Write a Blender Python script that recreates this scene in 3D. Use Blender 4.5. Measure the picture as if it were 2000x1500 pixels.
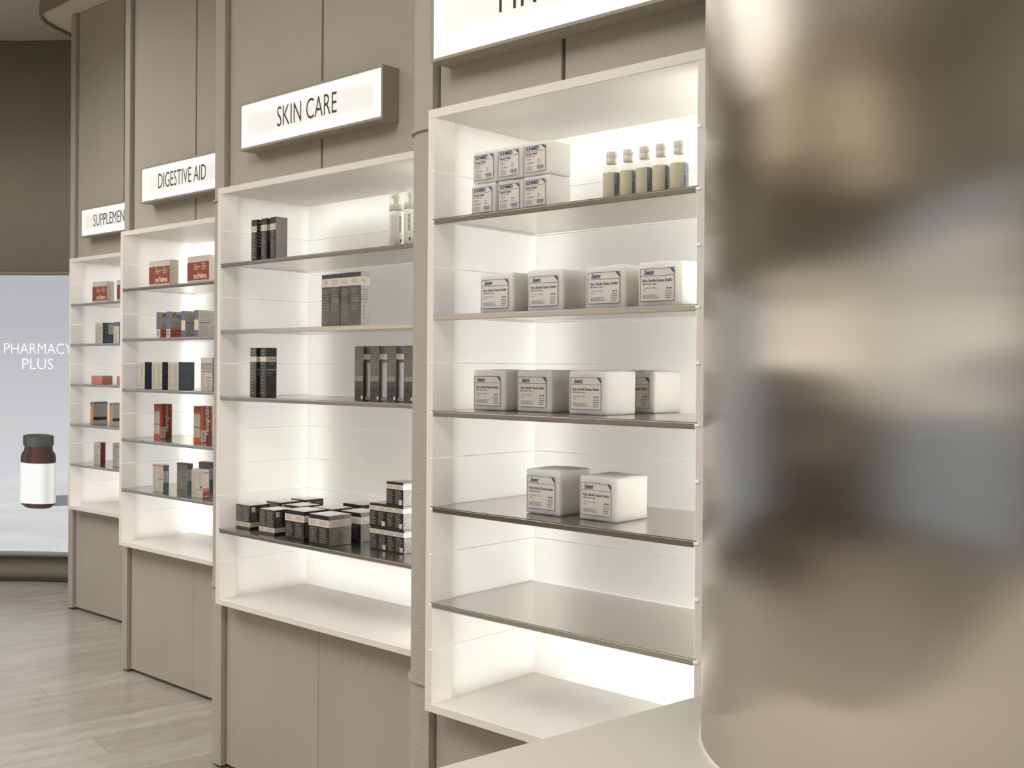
import bpy, bmesh, math, random
from mathutils import Vector, Matrix, noise
random.seed(7)
for o in list(bpy.data.objects):
    bpy.data.objects.remove(o)
SC = bpy.context.scene
COL = SC.collection
PI = math.pi
EYE = 1.55

# ------------------------------------------------------------------ camera
cd = bpy.data.cameras.new('camera'); cam = bpy.data.objects.new('camera', cd); COL.objects.link(cam)
cd.sensor_fit = 'HORIZONTAL'; cd.sensor_width = 36.0
cd.lens = 2116.6 / 2000 * 36.0
cd.shift_y = (721.0 - 750.0) / 2000.0
cd.clip_start = 0.02
cam.matrix_world = Matrix.Translation((0, 0, EYE)) @ Matrix.Rotation(PI / 2, 4, 'X') @ Matrix.Rotation(0.0063, 4, 'Z')
SC.camera = cam
# ------------------------------------------------------------------ world, exposure
w = bpy.data.worlds.new('world'); SC.world = w; w.use_nodes = True
w.node_tree.nodes['Background'].inputs[0].default_value = (0.68, 0.74, 0.82, 1)
w.node_tree.nodes['Background'].inputs[1].default_value = 0.55
SC.view_settings.view_transform = 'Standard'; SC.view_settings.look = 'None'
SC.view_settings.exposure = 0.0; SC.view_settings.gamma = 1.0
SC.view_settings.use_curve_mapping = False
SC.cycles.use_denoising = True
SC.cycles.max_bounces = 10
SC.cycles.diffuse_bounces = 5
SC.cycles.glossy_bounces = 4
SC.cycles.transmission_bounces = 8
SC.cycles.transparent_max_bounces = 12
SC.cycles.sample_clamp_indirect = 6.0
SC.cycles.caustics_refractive = False
SC.cycles.caustics_reflective = False


def area_lamp(name, loc, rot, sx, sy, power, color=(1, 0.975, 0.94), parent=None, spread=PI):
    l = bpy.data.lights.new(name, 'AREA'); l.shape = 'RECTANGLE'; l.size = sx; l.size_y = sy
    l.energy = power; l.color = color; l.spread = spread
    o = bpy.data.objects.new(name, l); COL.objects.link(o); o.location = loc; o.rotation_euler = rot
    if parent: o.parent = parent
    return o


CEIL = 3.87
LAMPS = [(-1.9, 1.0, 92, 2.6, 2.2), (0.9, -1.4, 48, 1.8, 1.8), (-4.3, -1.2, 60, 2.0, 2.0), (-4.3, 4.3, 124, 3.2, 3.0)]
for i, (lx, ly, pw, sx, sy) in enumerate(LAMPS):
    area_lamp('invented_ceiling_lamp', (lx, ly, CEIL - 0.075), (0, 0, 0), sx, sy, pw, spread=PI if i < 2 else (2.5 if i == 2 else 2.72))  # unseen lamps, invented to light the room and the column's reflections

# ------------------------------------------------------------------ materials
MATS = {}


def lin(c):
    return tuple(((x / 255) / 12.92 if x <= 10.3 else ((x / 255 + 0.055) / 1.055) ** 2.4) for x in c)


def mat(name, rgb=(128, 128, 128), rough=0.5, metal=0.0, emit=0.0, ecol=None, spec=0.5, coat=0.0, trans=0.0, ior=1.45, alpha=1.0, bump=None, mottle=0.0, mscale=3.0):
    if name in MATS: return MATS[name]
    m = bpy.data.materials.new(name); m.use_nodes = True; MATS[name] = m
    nt = m.node_tree; b = nt.nodes['Principled BSDF']
    c = lin(rgb) + (1,)
    b.inputs['Base Color'].default_value = c
    b.inputs['Roughness'].default_value = rough
    b.inputs['Metallic'].default_value = metal
    b.inputs['Specular IOR Level'].default_value = spec
    b.inputs['Coat Weight'].default_value = coat
    b.inputs['Coat Roughness'].default_value = 0.08
    b.inputs['Transmission Weight'].default_value = trans
    b.inputs['IOR'].default_value = ior
    b.inputs['Alpha'].default_value = alpha
    if emit:
        b.inputs['Emission Color'].default_value = (lin(ecol) + (1,)) if ecol else c
        b.inputs['Emission Strength'].default_value = emit
    tc = None
    if mottle or bump:
        tc = nt.nodes.new('ShaderNodeTexCoord')
    if mottle:
        n = nt.nodes.new('ShaderNodeTexNoise'); n.inputs['Scale'].default_value = mscale; n.inputs['Detail'].default_value = 6
        n.inputs['Roughness'].default_value = 0.6
        nt.links.new(tc.outputs['Object'], n.inputs['Vector'])
        mx = nt.nodes.new('ShaderNodeMix'); mx.data_type = 'RGBA'
        mx.inputs[6].default_value = tuple(x * (1 - mottle) for x in c[:3]) + (1,)
        mx.inputs[7].default_value = tuple(min(1, x * (1 + mottle)) for x in c[:3]) + (1,)
        mr = nt.nodes.new('ShaderNodeMapRange'); mr.inputs[1].default_value = 0.3; mr.inputs[2].default_value = 0.7
        nt.links.new(n.outputs[0], mr.inputs[0]); nt.links.new(mr.outputs[0], mx.inputs[0]); nt.links.new(mx.outputs[2], b.inputs['Base Color'])
    if bump:
        sc_, st, det = bump
        n = nt.nodes.new('ShaderNodeTexNoise'); n.inputs['Scale'].default_value = sc_; n.inputs['Detail'].default_value = det
        nt.links.new(tc.outputs['Object'], n.inputs['Vector'])
        bp = nt.nodes.new('ShaderNodeBump'); bp.inputs['Strength'].default_value = st; bp.inputs['Distance'].default_value = 0.003
        nt.links.new(n.outputs[0], bp.inputs['Height']); nt.links.new(bp.outputs[0], b.inputs['Normal'])
    return m


def translucent(name, rgb, mixf=0.5):
    m = bpy.data.materials.new(name); m.use_nodes = True; nt = m.node_tree
    nt.nodes.remove(nt.nodes['Principled BSDF']); out = nt.nodes['Material Output']
    d = nt.nodes.new('ShaderNodeBsdfDiffuse'); t = nt.nodes.new('ShaderNodeBsdfTranslucent'); x = nt.nodes.new('ShaderNodeMixShader')
    d.inputs[0].default_value = lin(rgb) + (1,); t.inputs[0].default_value = lin(rgb) + (1,)
    x.inputs[0].default_value = mixf
    g = nt.nodes.new('ShaderNodeBsdfGlossy'); g.inputs['Roughness'].default_value = 0.25
    x2 = nt.nodes.new('ShaderNodeMixShader'); x2.inputs[0].default_value = 0.03
    nt.links.new(d.outputs[0], x.inputs[1]); nt.links.new(t.outputs[0], x.inputs[2])
    nt.links.new(x.outputs[0], x2.inputs[1]); nt.links.new(g.outputs[0], x2.inputs[2])
    nt.links.new(x2.outputs[0], out.inputs[0])
    MATS[name] = m
    return m


M_PANEL = mat('microcement_panel', (178, 170, 158), 0.75, mottle=0.045, mscale=2.2, bump=(90, 0.06, 4))
M_WALL = mat('plaster_wall', (158, 154, 140), 0.85, mottle=0.03, mscale=3, bump=(130, 0.35, 6))
M_COLUMN = mat('roughcast_plaster', (180, 173, 162), 0.9, bump=(210, 0.9, 3))
M_BACK = mat('dark_joint', (132, 130, 118), 0.8)
M_CEIL = mat('ceiling_paint', (205, 200, 190), 0.9)
M_SOFFIT = mat('soffit_plaster', (232, 220, 202), 0.85, bump=(60, 0.05, 3))
M_ACRYL = mat('white_acrylic', (238, 233, 225), 0.35, spec=0.4)
M_RAIL = mat('rail_acrylic_added_glow', (250, 248, 244), 0.4, emit=0.22)  # slight emission added so the rails don't look dark on the lit panels

M_LIT = translucent('opal_acrylic', (250, 249, 246), 0.5)
M_CAV = mat('light_cavity_white', (250, 250, 248), 0.9)
M_SIGN = mat('sign_casing', (160, 152, 138), 0.55, spec=0.3)
M_TXT = mat('sign_lettering', (52, 50, 48), 0.6)
M_COUNTER = mat('solid_surface_counter', (222, 215, 204), 0.45, spec=0.35, mottle=0.01)
M_SEAL = mat('white_sealant', (225, 220, 212), 0.5)

# shelf steel
M_STEEL = mat('shelf_steel', (204, 198, 188), 0.22, metal=1.0)
nt = M_STEEL.node_tree; b = nt.nodes['Principled BSDF']
tc = nt.nodes.new('ShaderNodeTexCoord'); mp = nt.nodes.new('ShaderNodeMapping'); mp.inputs['Scale'].default_value = (3, 400, 400)
n = nt.nodes.new('ShaderNodeTexNoise'); n.inputs['Scale'].default_value = 2.0
nt.links.new(tc.outputs['Object'], mp.inputs[0]); nt.links.new(mp.outputs[0], n.inputs['Vector'])
mr = nt.nodes.new('ShaderNodeMapRange'); mr.inputs[3].default_value = 0.2; mr.inputs[4].default_value = 0.25
nt.links.new(n.outputs[0], mr.inputs[0]); nt.links.new(mr.outputs[0], b.inputs['Roughness'])

# column steel: vertically brushed, slightly wavy
M_PILLAR = mat('brushed_steel', (210, 203, 193), 0.22, metal=1.0)
nt = M_PILLAR.node_tree; b = nt.nodes['Principled BSDF']
b.inputs['Anisotropic'].default_value = 1.0
b.inputs['Anisotropic Rotation'].default_value = 0.0
tg = nt.nodes.new('ShaderNodeTangent'); tg.direction_type = 'RADIAL'; tg.axis = 'Z'
nt.links.new(tg.outputs[0], b.inputs['Tangent'])
tc = nt.nodes.new('ShaderNodeTexCoord')
mp = nt.nodes.new('ShaderNodeMapping'); mp.inputs['Scale'].default_value = (1.3, 1.3, 2.6)
n1 = nt.nodes.new('ShaderNodeTexNoise'); n1.inputs['Scale'].default_value = 1.6; n1.inputs['Detail'].default_value = 1
mp2 = nt.nodes.new('ShaderNodeMapping'); mp2.inputs['Scale'].default_value = (260, 260, 3)
n2 = nt.nodes.new('ShaderNodeTexNoise'); n2.inputs['Scale'].default_value = 1.0; n2.inputs['Detail'].default_value = 3
for a_, c_ in ((mp, n1), (mp2, n2)):
    nt.links.new(tc.outputs['Object'], a_.inputs[0]); nt.links.new(a_.outputs[0], c_.inputs['Vector'])
bp = nt.nodes.new('ShaderNodeBump'); bp.inputs['Strength'].default_value = 0.35; bp.inputs['Distance'].default_value = 0.02
bp2 = nt.nodes.new('ShaderNodeBump'); bp2.inputs['Strength'].default_value = 0.08; bp2.inputs['Distance'].default_value = 0.0006
nt.links.new(n1.outputs[0], bp.inputs['Height']); nt.links.new(n2.outputs[0], bp2.inputs['Height'])
nt.links.new(bp.outputs[0], bp2.inputs['Normal']); nt.links.new(bp2.outputs[0], b.inputs['Normal'])

# floor
M_FLOOR = mat('travertine_planks', (182, 176, 166), 0.32, spec=0.6)
nt = M_FLOOR.node_tree; b = nt.nodes['Principled BSDF']
tc = nt.nodes.new('ShaderNodeTexCoord'); mp = nt.nodes.new('ShaderNodeMapping'); mp.vector_type = 'TEXTURE'
mp.inputs['Rotation'].default_value = (0, 0, math.radians(37)); mp.inputs['Location'].default_value = (0.13, 0.05, 0)
br = nt.nodes.new('ShaderNodeTexBrick'); br.inputs['Scale'].default_value = 1.0
br.inputs['Brick Width'].default_value = 1.2; br.inputs['Row Height'].default_value = 0.235; br.inputs['Mortar Size'].default_value = 0.0012
br.offset = 0.37
br.inputs['Color1'].default_value = lin((186, 180, 170)) + (1,); br.inputs['Color2'].default_value = lin((170, 163, 152)) + (1,)
br.inputs['Mortar'].default_value = lin((140, 134, 124)) + (1,)
nt.links.new(tc.outputs['Object'], mp.inputs[0]); nt.links.new(mp.outputs[0], br.inputs[0])
mpv = nt.nodes.new('ShaderNodeMapping'); mpv.inputs['Scale'].default_value = (1.0, 3.6, 1)
nv = nt.nodes.new('ShaderNodeTexNoise'); nv.inputs['Scale'].default_value = 3.6; nv.inputs['Detail'].default_value = 9; nv.inputs['Roughness'].default_value = 0.68
nt.links.new(mp.outputs[0], mpv.inputs[0]); nt.links.new(mpv.outputs[0], nv.inputs['Vector'])
rp = nt.nodes.new('ShaderNodeValToRGB'); e = rp.color_ramp.elements
e[0].position = 0.3; e[0].color = (0.62, 0.61, 0.6, 1); e[1].position = 0.62; e[1].color = (1.06, 1.06, 1.06, 1)
nt.links.new(nv.outputs[0], rp.inputs[0])
mx = nt.nodes.new('ShaderNodeMix'); mx.data_type = 'RGBA'; mx.blend_type = 'MULTIPLY'; mx.inputs[0].default_value = 0.6
nt.links.new(br.outputs[0], mx.inputs[6]); nt.links.new(rp.outputs[0], mx.inputs[7])
mpp = nt.nodes.new('ShaderNodeMapping'); mpp.inputs['Scale'].default_value = (5, 26, 1)
pt = nt.nodes.new('ShaderNodeTexNoise'); pt.inputs['Scale'].default_value = 2.2; pt.inputs['Detail'].default_value = 5
nt.links.new(mp.outputs[0], mpp.inputs[0]); nt.links.new(mpp.outputs[0], pt.inputs['Vector'])
rp2 = nt.nodes.new('ShaderNodeValToRGB'); e = rp2.color_ramp.elements
e[0].position = 0.29; e[0].color = (0.5, 0.47, 0.43, 1); e[1].position = 0.34; e[1].color = (1, 1, 1, 1)
nt.links.new(pt.outputs[0], rp2.inputs[0])
mx2 = nt.nodes.new('ShaderNodeMix'); mx2.data_type = 'RGBA'; mx2.blend_type = 'MULTIPLY'; mx2.inputs[0].default_value = 0.8
nt.links.new(mx.outputs[2], mx2.inputs[6]); nt.links.new(rp2.outputs[0], mx2.inputs[7]); nt.links.new(mx2.outputs[2], b.inputs['Base Color'])
mr = nt.nodes.new('ShaderNodeMapRange'); mr.inputs[3].default_value = 0.13; mr.inputs[4].default_value = 0.34
nt.links.new(nv.outputs[0], mr.inputs[0]); nt.links.new(mr.outputs[0], b.inputs['Roughness'])

# sign face: edge-lit diffuser, gives off a little more light near its rim
M_FACE = bpy.data.materials.new('edge_lit_diffuser'); M_FACE.use_nodes = True
nt = M_FACE.node_tree; b = nt.nodes['Principled BSDF']; b.inputs['Base Color'].default_value = (0.8, 0.79, 0.77, 1); b.inputs['Roughness'].default_value = 0.4
tc = nt.nodes.new('ShaderNodeTexCoord'); sx = nt.nodes.new('ShaderNodeSeparateXYZ'); nt.links.new(tc.outputs['UV'], sx.inputs[0])


def edge_dist(nt, sock, length):
    a = nt.nodes.new('ShaderNodeMath'); a.operation = 'SUBTRACT'; a.inputs[1].default_value = 0.5; nt.links.new(sock, a.inputs[0])
    c = nt.nodes.new('ShaderNodeMath'); c.operation = 'ABSOLUTE'; nt.links.new(a.outputs[0], c.inputs[0])
    d = nt.nodes.new('ShaderNodeMath'); d.operation = 'SUBTRACT'; d.inputs[0].default_value = 0.5; nt.links.new(c.outputs[0], d.inputs[1])
    e = nt.nodes.new('ShaderNodeMath'); e.operation = 'MULTIPLY'; e.inputs[1].default_value = length; nt.links.new(d.outputs[0], e.inputs[0])
    return e.outputs[0]


ex = edge_dist(nt, sx.outputs[0], 0.79); ey = edge_dist(nt, sx.outputs[1], 0.16)
mn = nt.nodes.new('ShaderNodeMath'); mn.operation = 'SMOOTH_MIN'; mn.inputs[2].default_value = 0.02; nt.links.new(ex, mn.inputs[0]); nt.links.new(ey, mn.inputs[1])
mr = nt.nodes.new('ShaderNodeMapRange'); mr.interpolation_type = 'SMOOTHSTEP'; mr.inputs[1].default_value = 0.0; mr.inputs[2].default_value = 0.055; mr.inputs[3].default_value = 0.62; mr.inputs[4].default_value = 0.30
nt.links.new(mn.outputs[0], mr.inputs[0]); b.inputs['Emission Color'].default_value = (1, 0.985, 0.955, 1); nt.links.new(mr.outputs[0], b.inputs['Emission Strength'])


# ------------------------------------------------------------------ mesh helpers
class MB:
    """collects shapes into one mesh with material slots"""

    def __init__(self):
        self.bm = bmesh.new(); self.mats = []; self.uv = self.bm.loops.layers.uv.new('UVMap')

    def mi(self, m):
        if m not in self.mats: self.mats.append(m)
        return self.mats.index(m)

    def quad(self, pts, m):
        f = self.bm.faces.new([self.bm.verts.new(p) for p in pts]); f.material_index = self.mi(m)
        for l, uvc in zip(f.loops, ((0, 0), (1, 0), (1, 1), (0, 1))): l[self.uv].uv = uvc
        return f

    def poly(self, pts, m):
        f = self.bm.faces.new([self.bm.verts.new(p) for p in pts]); f.material_index = self.mi(m); return f

    def box(self, x0, x1, y0, y1, z0, z1, m, bev=0.0, seg=2):
        vs = [self.bm.verts.new((x, y, z)) for x in (x0, x1) for y in (y0, y1) for z in (z0, z1)]
        idx = ((0, 1, 3, 2), (4, 6, 7, 5), (0, 4, 5, 1), (2, 3, 7, 6), (0, 2, 6, 4), (1, 5, 7, 3))
        fs = [self.bm.faces.new([vs[i] for i in q]) for q in idx]
        for f in fs: f.material_index = self.mi(m)
        if bev:
            es = list({e for f in fs for e in f.edges})
            bmesh.ops.bevel(self.bm, geom=es, offset=bev, segments=seg, profile=0.6, affect='EDGES', clamp_overlap=True)
        return self

    def lathe(self, prof, m, cx=0, cy=0, seg=32, z0=0, smooth=True, cap=True):
        rings = []
        for r, z in prof:
            rings.append([self.bm.verts.new((cx + r * math.cos(2 * PI * i / seg), cy + r * math.sin(2 * PI * i / seg), z0 + z)) for i in range(seg)])
        k = self.mi(m)
        for a, c in zip(rings, rings[1:]):
            for i in range(seg):
                f = self.bm.faces.new((a[i], a[(i + 1) % seg], c[(i + 1) % seg], c[i])); f.material_index = k; f.smooth = smooth
        if cap:
            f = self.bm.faces.new([self.bm.verts.new(v.co) for v in rings[0][::-1]]); f.material_index = k
            f = self.bm.faces.new([self.bm.verts.new(v.co) for v in rings[-1]]); f.material_index = k
        return self

    def prism(self, poly, z0, z1, m, smooth=False):
        a = [self.bm.verts.new((x, y, z0)) for x, y in poly]; c = [self.bm.verts.new((x, y, z1)) for x, y in poly]
        k = self.mi(m); n = len(poly)
        for i in range(n):
            f = self.bm.faces.new((a[i], a[(i + 1) % n], c[(i + 1) % n], c[i])); f.material_index = k; f.smooth = smooth
        f = self.bm.faces.new(a[::-1]); f.material_index = k
        f = self.bm.faces.new(c); f.material_index = k
        return self

    def text(self, s, fn, m, size, x=0, z=0, align='CENTER', sx=1.0, shear=0.0, bold=0.0, maxw=None):
        """flat lettering; fn maps (x, z) on the face to 3-D"""
        vs, fs = text_mesh(s, align, bold, shear)
        if maxw and vs:
            wd = (max(v[0] for v in vs) - min(v[0] for v in vs)) * size * sx
            if wd > 0: sx *= maxw / wd
        bv = [self.bm.verts.new(fn(x + vx * size * sx, z + vy * size)) for vx, vy in vs]
        k = self.mi(m)
        for q in fs:
            try:
                f = self.bm.faces.new([bv[i] for i in q]); f.material_index = k
            except ValueError:
                pass

    def mesh(self, name, recalc=False):
        if recalc: bmesh.ops.recalc_face_normals(self.bm, faces=self.bm.faces)
        me = bpy.data.meshes.new(name); self.bm.to_mesh(me); self.bm.free()
        for m in self.mats: me.materials.append(m)
        return me

    def build(self, name, parent=None, recalc=True, loc=None, smooth_angle=None):
        me = self.mesh(name, recalc)
        o = bpy.data.objects.new(name, me); COL.objects.link(o)
        if parent: o.parent = parent
        if loc: o.location = loc
        return o


_TX = {}


def text_mesh(s, align, bold, shear):
    key = (s, align, bold, shear)
    if key in _TX: return _TX[key]
    cu = bpy.data.curves.new('lettering', 'FONT'); cu.body = s; cu.align_x = align; cu.size = 1.0; cu.offset = bold; cu.shear = shear
    cu.resolution_u = 3
    ob = bpy.data.objects.new('lettering', cu); COL.objects.link(ob)
    dg = bpy.context.evaluated_depsgraph_get()
    me = bpy.data.meshes.new_from_object(ob.evaluated_get(dg))
    r = ([(v.co.x, v.co.y) for v in me.vertices], [tuple(p.vertices) for p in me.polygons])
    bpy.data.objects.remove(ob); bpy.data.curves.remove(cu); bpy.data.meshes.remove(me)
    _TX[key] = r
    return r


def tag(o, label=None, cat=None, group=None, kind=None):
    if label: o['label'] = label
    if cat: o['category'] = cat
    if group: o['group'] = group
    if kind: o['kind'] = kind
    return o


def empty(name, loc=(0, 0, 0), rz=0, parent=None):
    o = bpy.data.objects.new(name, None); COL.objects.link(o); o.location = loc; o.rotation_euler = (0, 0, rz); o.empty_display_size = 0.05
    if parent: o.parent = parent
    return o


def kids(o):
    return [c for c in bpy.data.objects if c.parent == o]


def copy_thing(o, parent=None):
    c = o.copy(); COL.objects.link(c)
    if parent: c.parent = parent
    for ch in kids(o): copy_thing(ch, c)
    return c


# ------------------------------------------------------------------ bay frames
BAYS = {'A': ((-0.2240, 2.8440), -42.14), 'B': ((-1.1206, 4.1119), -42.44), 'C': ((-1.9727, 5.4498), -42.0), 'D': ((-2.7941, 6.8304), -41.38)}
UZ = 0.653          # underside of every display unit
UH = 1.575
SHZ = {1: 1.2875, 2: 1.0375, 3: 0.7875, 4: 0.5375, 5: 0.2875}
UW = {'A': 0.85, 'B': 1.13, 'C': 1.13, 'D': 1.13}
UD = 0.41
PW = 0.07           # wall panel face behind unit front


def bay_pt(k, u, v, z):
    (x, y), a = BAYS[k]; a = math.radians(a)
    return (x + u * math.cos(a) - v * math.sin(a), y + u * math.sin(a) + v * math.cos(a), z)


def bay_rot(k): return math.radians(BAYS[k][1])


# ------------------------------------------------------------------ room shell
mb = MB(); mb.box(-7.6, 3.2, -3.4, 9.6, -0.1, 0.0, M_FLOOR)
tag(mb.build('floor'), 'pale travertine plank floor of the shop', 'floor', kind='structure')
mb = MB(); mb.box(-7.6, 3.2, -3.4, 9.6, CEIL, CEIL + 0.1, M_CEIL)
tag(mb.build('ceiling'), 'flat grey ceiling above the curved far wall', 'ceiling', kind='structure')

# curved far wall (concave towards the room)
AC = (-3.6, 4.6); AR = 3.13


def arc_pt(a, r, z):
    return (AC[0] + r * math.sin(a), AC[1] + r * math.cos(a), z)


def arc_strip(mb, a0, a1, r0, r1, z0, z1, m, seg=64):
    """curved slab: inner face r0, outer face r1"""
    k = mb.mi(m); rows = []
    for i in range(seg + 1):
        a = a0 + (a1 - a0) * i / seg
        rows.append([mb.bm.verts.new(arc_pt(a, r, z)) for r, z in ((r0, z0), (r0, z1), (r1, z1), (r1, z0))])
    for a, c in zip(rows, rows[1:]):
        for i in range(4):
            f = mb.bm.faces.new((a[i], c[i], c[(i + 1) % 4], a[(i + 1) % 4])); f.material_index = k; f.smooth = (i in (0, 2))
    for r in (rows[0], rows[-1]):
        f = mb.bm.faces.new(r); f.material_index = k
    return mb


A0, A1 = math.radians(-90), math.radians(21)
mb = MB()
SCT, SCB = 2.205, 0.215
arc_strip(mb, A0, A1, AR, AR + 0.2, SCT + 0.02, CEIL - 0.002, M_WALL)
tag(mb.build('wall_back'), 'curved dark plaster wall above the video screen', 'wall', kind='structure')
mb = MB(); arc_strip(mb, A0, A1, AR + 0.09, AR + 0.2, 0.0, SCB - 0.02, M_WALL)
tag(mb.build('wall_back'), 'curved recessed wall base below the video screen', 'wall', kind='structure')
mb = MB(); arc_strip(mb, A0, A1, AR - 0.004, AR + 0.09, SCT - 0.008, SCT + 0.02, mat('trim_bronze', (150, 138, 122), 0.5))
tag(mb.build('trim_1'), 'thin curved trim over the video screen', 'trim', kind='structure')
mb = MB(); arc_strip(mb, A0, A1, AR + 0.0, AR + 0.09, SCB - 0.02, SCB + 0.016, mat('trim_grey', (158, 160, 160), 0.5))
tag(mb.build('trim_2'), 'thin grey curved ledge under the video screen', 'trim', kind='structure')
mb = MB(); arc_strip(mb, A0, A1, AR + 0.075, AR + 0.09, 0.0, 0.02, mat('joint_shadow', (70, 66, 58), 0.8))  # dark colour stands in for the shade of the gap at the floor
tag(mb.build('shadow_gap_strip'), 'dark strip painted as the shadow gap at the foot of the curved wall', 'baseboard', kind='structure')

# video screen, a curved surface that gives off its own picture
scr = empty('video_screen', arc_pt(math.radians(4), AR, 0))
tag(scr, 'large curved screen showing a brown pill bottle and the words PHARMACY PLUS', 'screen')
S0, S1 = math.radians(-22), math.radians(19)
SX0 = 4.05 * PI / 180 * AR


def scr_mat(name, stops, axis='X', strength=1.0):
    m = bpy.data.materials.new(name); m.use_nodes = True; nt = m.node_tree; b = nt.nodes['Principled BSDF']
    b.inputs['Base Color'].default_value = (0.02, 0.02, 0.02, 1); b.inputs['Roughness'].default_value = 0.5
    tc = nt.nodes.new('ShaderNodeTexCoord'); s = nt.nodes.new('ShaderNodeSeparateXYZ'); nt.links.new(tc.outputs['UV'], s.inputs[0])
    r = nt.nodes.new('ShaderNodeValToRGB'); nt.links.new(s.outputs[axis], r.inputs[0])
    e = r.color_ramp.elements
    while len(e) < len(stops): e.new(0.5)
    for q, (p, c) in zip(e, stops): q.position = p; q.color = lin(c) + (1,)
    nt.links.new(r.outputs[0], b.inputs['Emission Color']); b.inputs['Emission Strength'].default_value = strength
    return m


def scr_fn(off):
    inv = Vector(scr.location)

    def f(s, z):
        p = Vector(arc_pt((SX0 + s) / AR, AR - off, z)) - inv
        return (p.x, p.y, p.z)
    return f


def scr_grid(mb, m, s0, s1, zf0, zf1, off, seg=40):
    fn = scr_fn(off); k = mb.mi(m)
    cols = []
    for i in range(seg + 1):
        t = i / seg; s = s0 + (s1 - s0) * t
        cols.append((mb.bm.verts.new(fn(s, zf0(s))), mb.bm.verts.new(fn(s, zf1(s))), t))
    for a, c in zip(cols, cols[1:]):
        f = mb.bm.faces.new((a[0], c[0], c[1], a[1])); f.material_index = k
        for l, uvc in zip(f.loops, ((a[2], 0), (c[2], 0), (c[2], 1), (a[2], 1))): l[mb.uv].uv = uvc


SM_BG = scr_mat('screen_backdrop', [(0, (196, 197, 200)), (0.35, (186, 187, 190)), (0.75, (172, 173, 178)), (1, (168, 170, 176))], 'Y', 1.12)
# table area with long soft light streaks
SM_TB = bpy.data.materials.new('screen_tabletop'); SM_TB.use_nodes = True
nt = SM_TB.node_tree; b = nt.nodes['Principled BSDF']; b.inputs['Base Color'].default_value = (0.02, 0.02, 0.02, 1)
tc = nt.nodes.new('ShaderNodeTexCoord'); mp = nt.nodes.new('ShaderNodeMapping'); mp.inputs['Rotation'].default_value = (0, 0, math.radians(-14)); mp.inputs['Scale'].default_value = (1.8, 6, 1)
wv = nt.nodes.new('ShaderNodeTexNoise'); wv.inputs['Scale'].default_value = 0.9; wv.inputs['Detail'].default_value = 2
r = nt.nodes.new('ShaderNodeValToRGB'); r.color_ramp.elements[0].color = lin((196, 198, 200)) + (1,); r.color_ramp.elements[0].position = 0.25
r.color_ramp.elements[1].color = lin((218, 219, 218)) + (1,); r.color_ramp.elements[1].position = 0.75
nt.links.new(tc.outputs['UV'], mp.inputs[0]); nt.links.new(mp.outputs[0], wv.inputs['Vector']); nt.links.new(wv.outputs[0], r.inputs[0])
nt.links.new(r.outputs[0], b.inputs['Emission Color']); b.inputs['Emission Strength'].default_value = 1.0
hz = lambda s: 0.775 + 0.11 * s
sL, sR = (S0 * AR - SX0), (S1 * AR - SX0)
mb = MB(); scr_grid(mb, SM_BG, sL, sR, hz, lambda s: SCT - 0.008, 0.0); scr_grid(mb, SM_TB, sL, sR, lambda s: SCB + 0.016, hz, 0.0)
o = mb.build('display_surface', scr, recalc=False)
mb = MB(); Z0 = EYE
fn = scr_fn(0.004)
SM_W = scr_mat('screen_white', [(0, (250, 250, 250)), (1, (250, 250, 250))])
mb.text('PHARMACY', fn, SM_W, 0.112, 0.005, 1.637, sx=0.98, maxw=0.502, bold=-0.008)
mb.text('PLUS', fn, SM_W, 0.112, 0.0, 1.528, sx=0.98, maxw=0.228, bold=-0.008)
mb.build('screen_lettering', scr, recalc=False)
# bottle picture
SB_GL = scr_mat('screen_brown_glass', [(0, (40, 24, 22)), (0.08, (92, 60, 54)), (0.2, (62, 36, 32)), (0.36, (88, 54, 48)), (0.7, (56, 32, 28)), (0.92, (44, 26, 22)), (1, (74, 60, 54))])
SB_CAP = scr_mat('screen_black_cap', [(0, (40, 41, 42)), (0.12, (78, 80, 82)), (0.3, (92, 92, 92)), (0.55, (66, 67, 68)), (0.85, (58, 58, 58)), (1, (40, 40, 40))])
SB_TOP = scr_mat('screen_cap_top', [(0, (74, 74, 64)), (0.5, (84, 84, 72)), (1, (90, 90, 86))])
SB_LB = scr_mat('screen_label', [(0, (240, 240, 238)), (0.1, (250, 250, 248)), (0.55, (248, 248, 244)), (0.75, (214, 213, 205)), (0.9, (232, 231, 226)), (1, (190, 190, 186))])
SB_SH = scr_mat('screen_shadow', [(0, (120, 124, 128)), (0.6, (136, 140, 146)), (1, (150, 154, 160))])
bx = 0.012


def prof(mb, m, pts, off, seg=20):
    """symmetric silhouette: pts = (half width, z)"""
    fn = scr_fn(off); k = mb.mi(m); rows = []
    for hw, z in pts:
        rows.append([(mb.bm.verts.new(fn(bx + hw * (2 * i / seg - 1), z - 0.012 * math.sqrt(max(0, 1 - (2 * i / seg - 1) ** 2)))), i / seg) for i in range(seg + 1)])
    for a, c in zip(rows, rows[1:]):
        for i in range(seg):
            f = mb.bm.faces.new((a[i][0], a[i + 1][0], c[i + 1][0], c[i][0])); f.material_index = k
            for l, uvc in zip(f.loops, ((a[i][1], 0), (a[i + 1][1], 0), (c[i + 1][1], 1), (c[i][1], 1))): l[mb.uv].uv = uvc


def zy(y): return EYE - (y - 715.2) / 275.0


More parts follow.
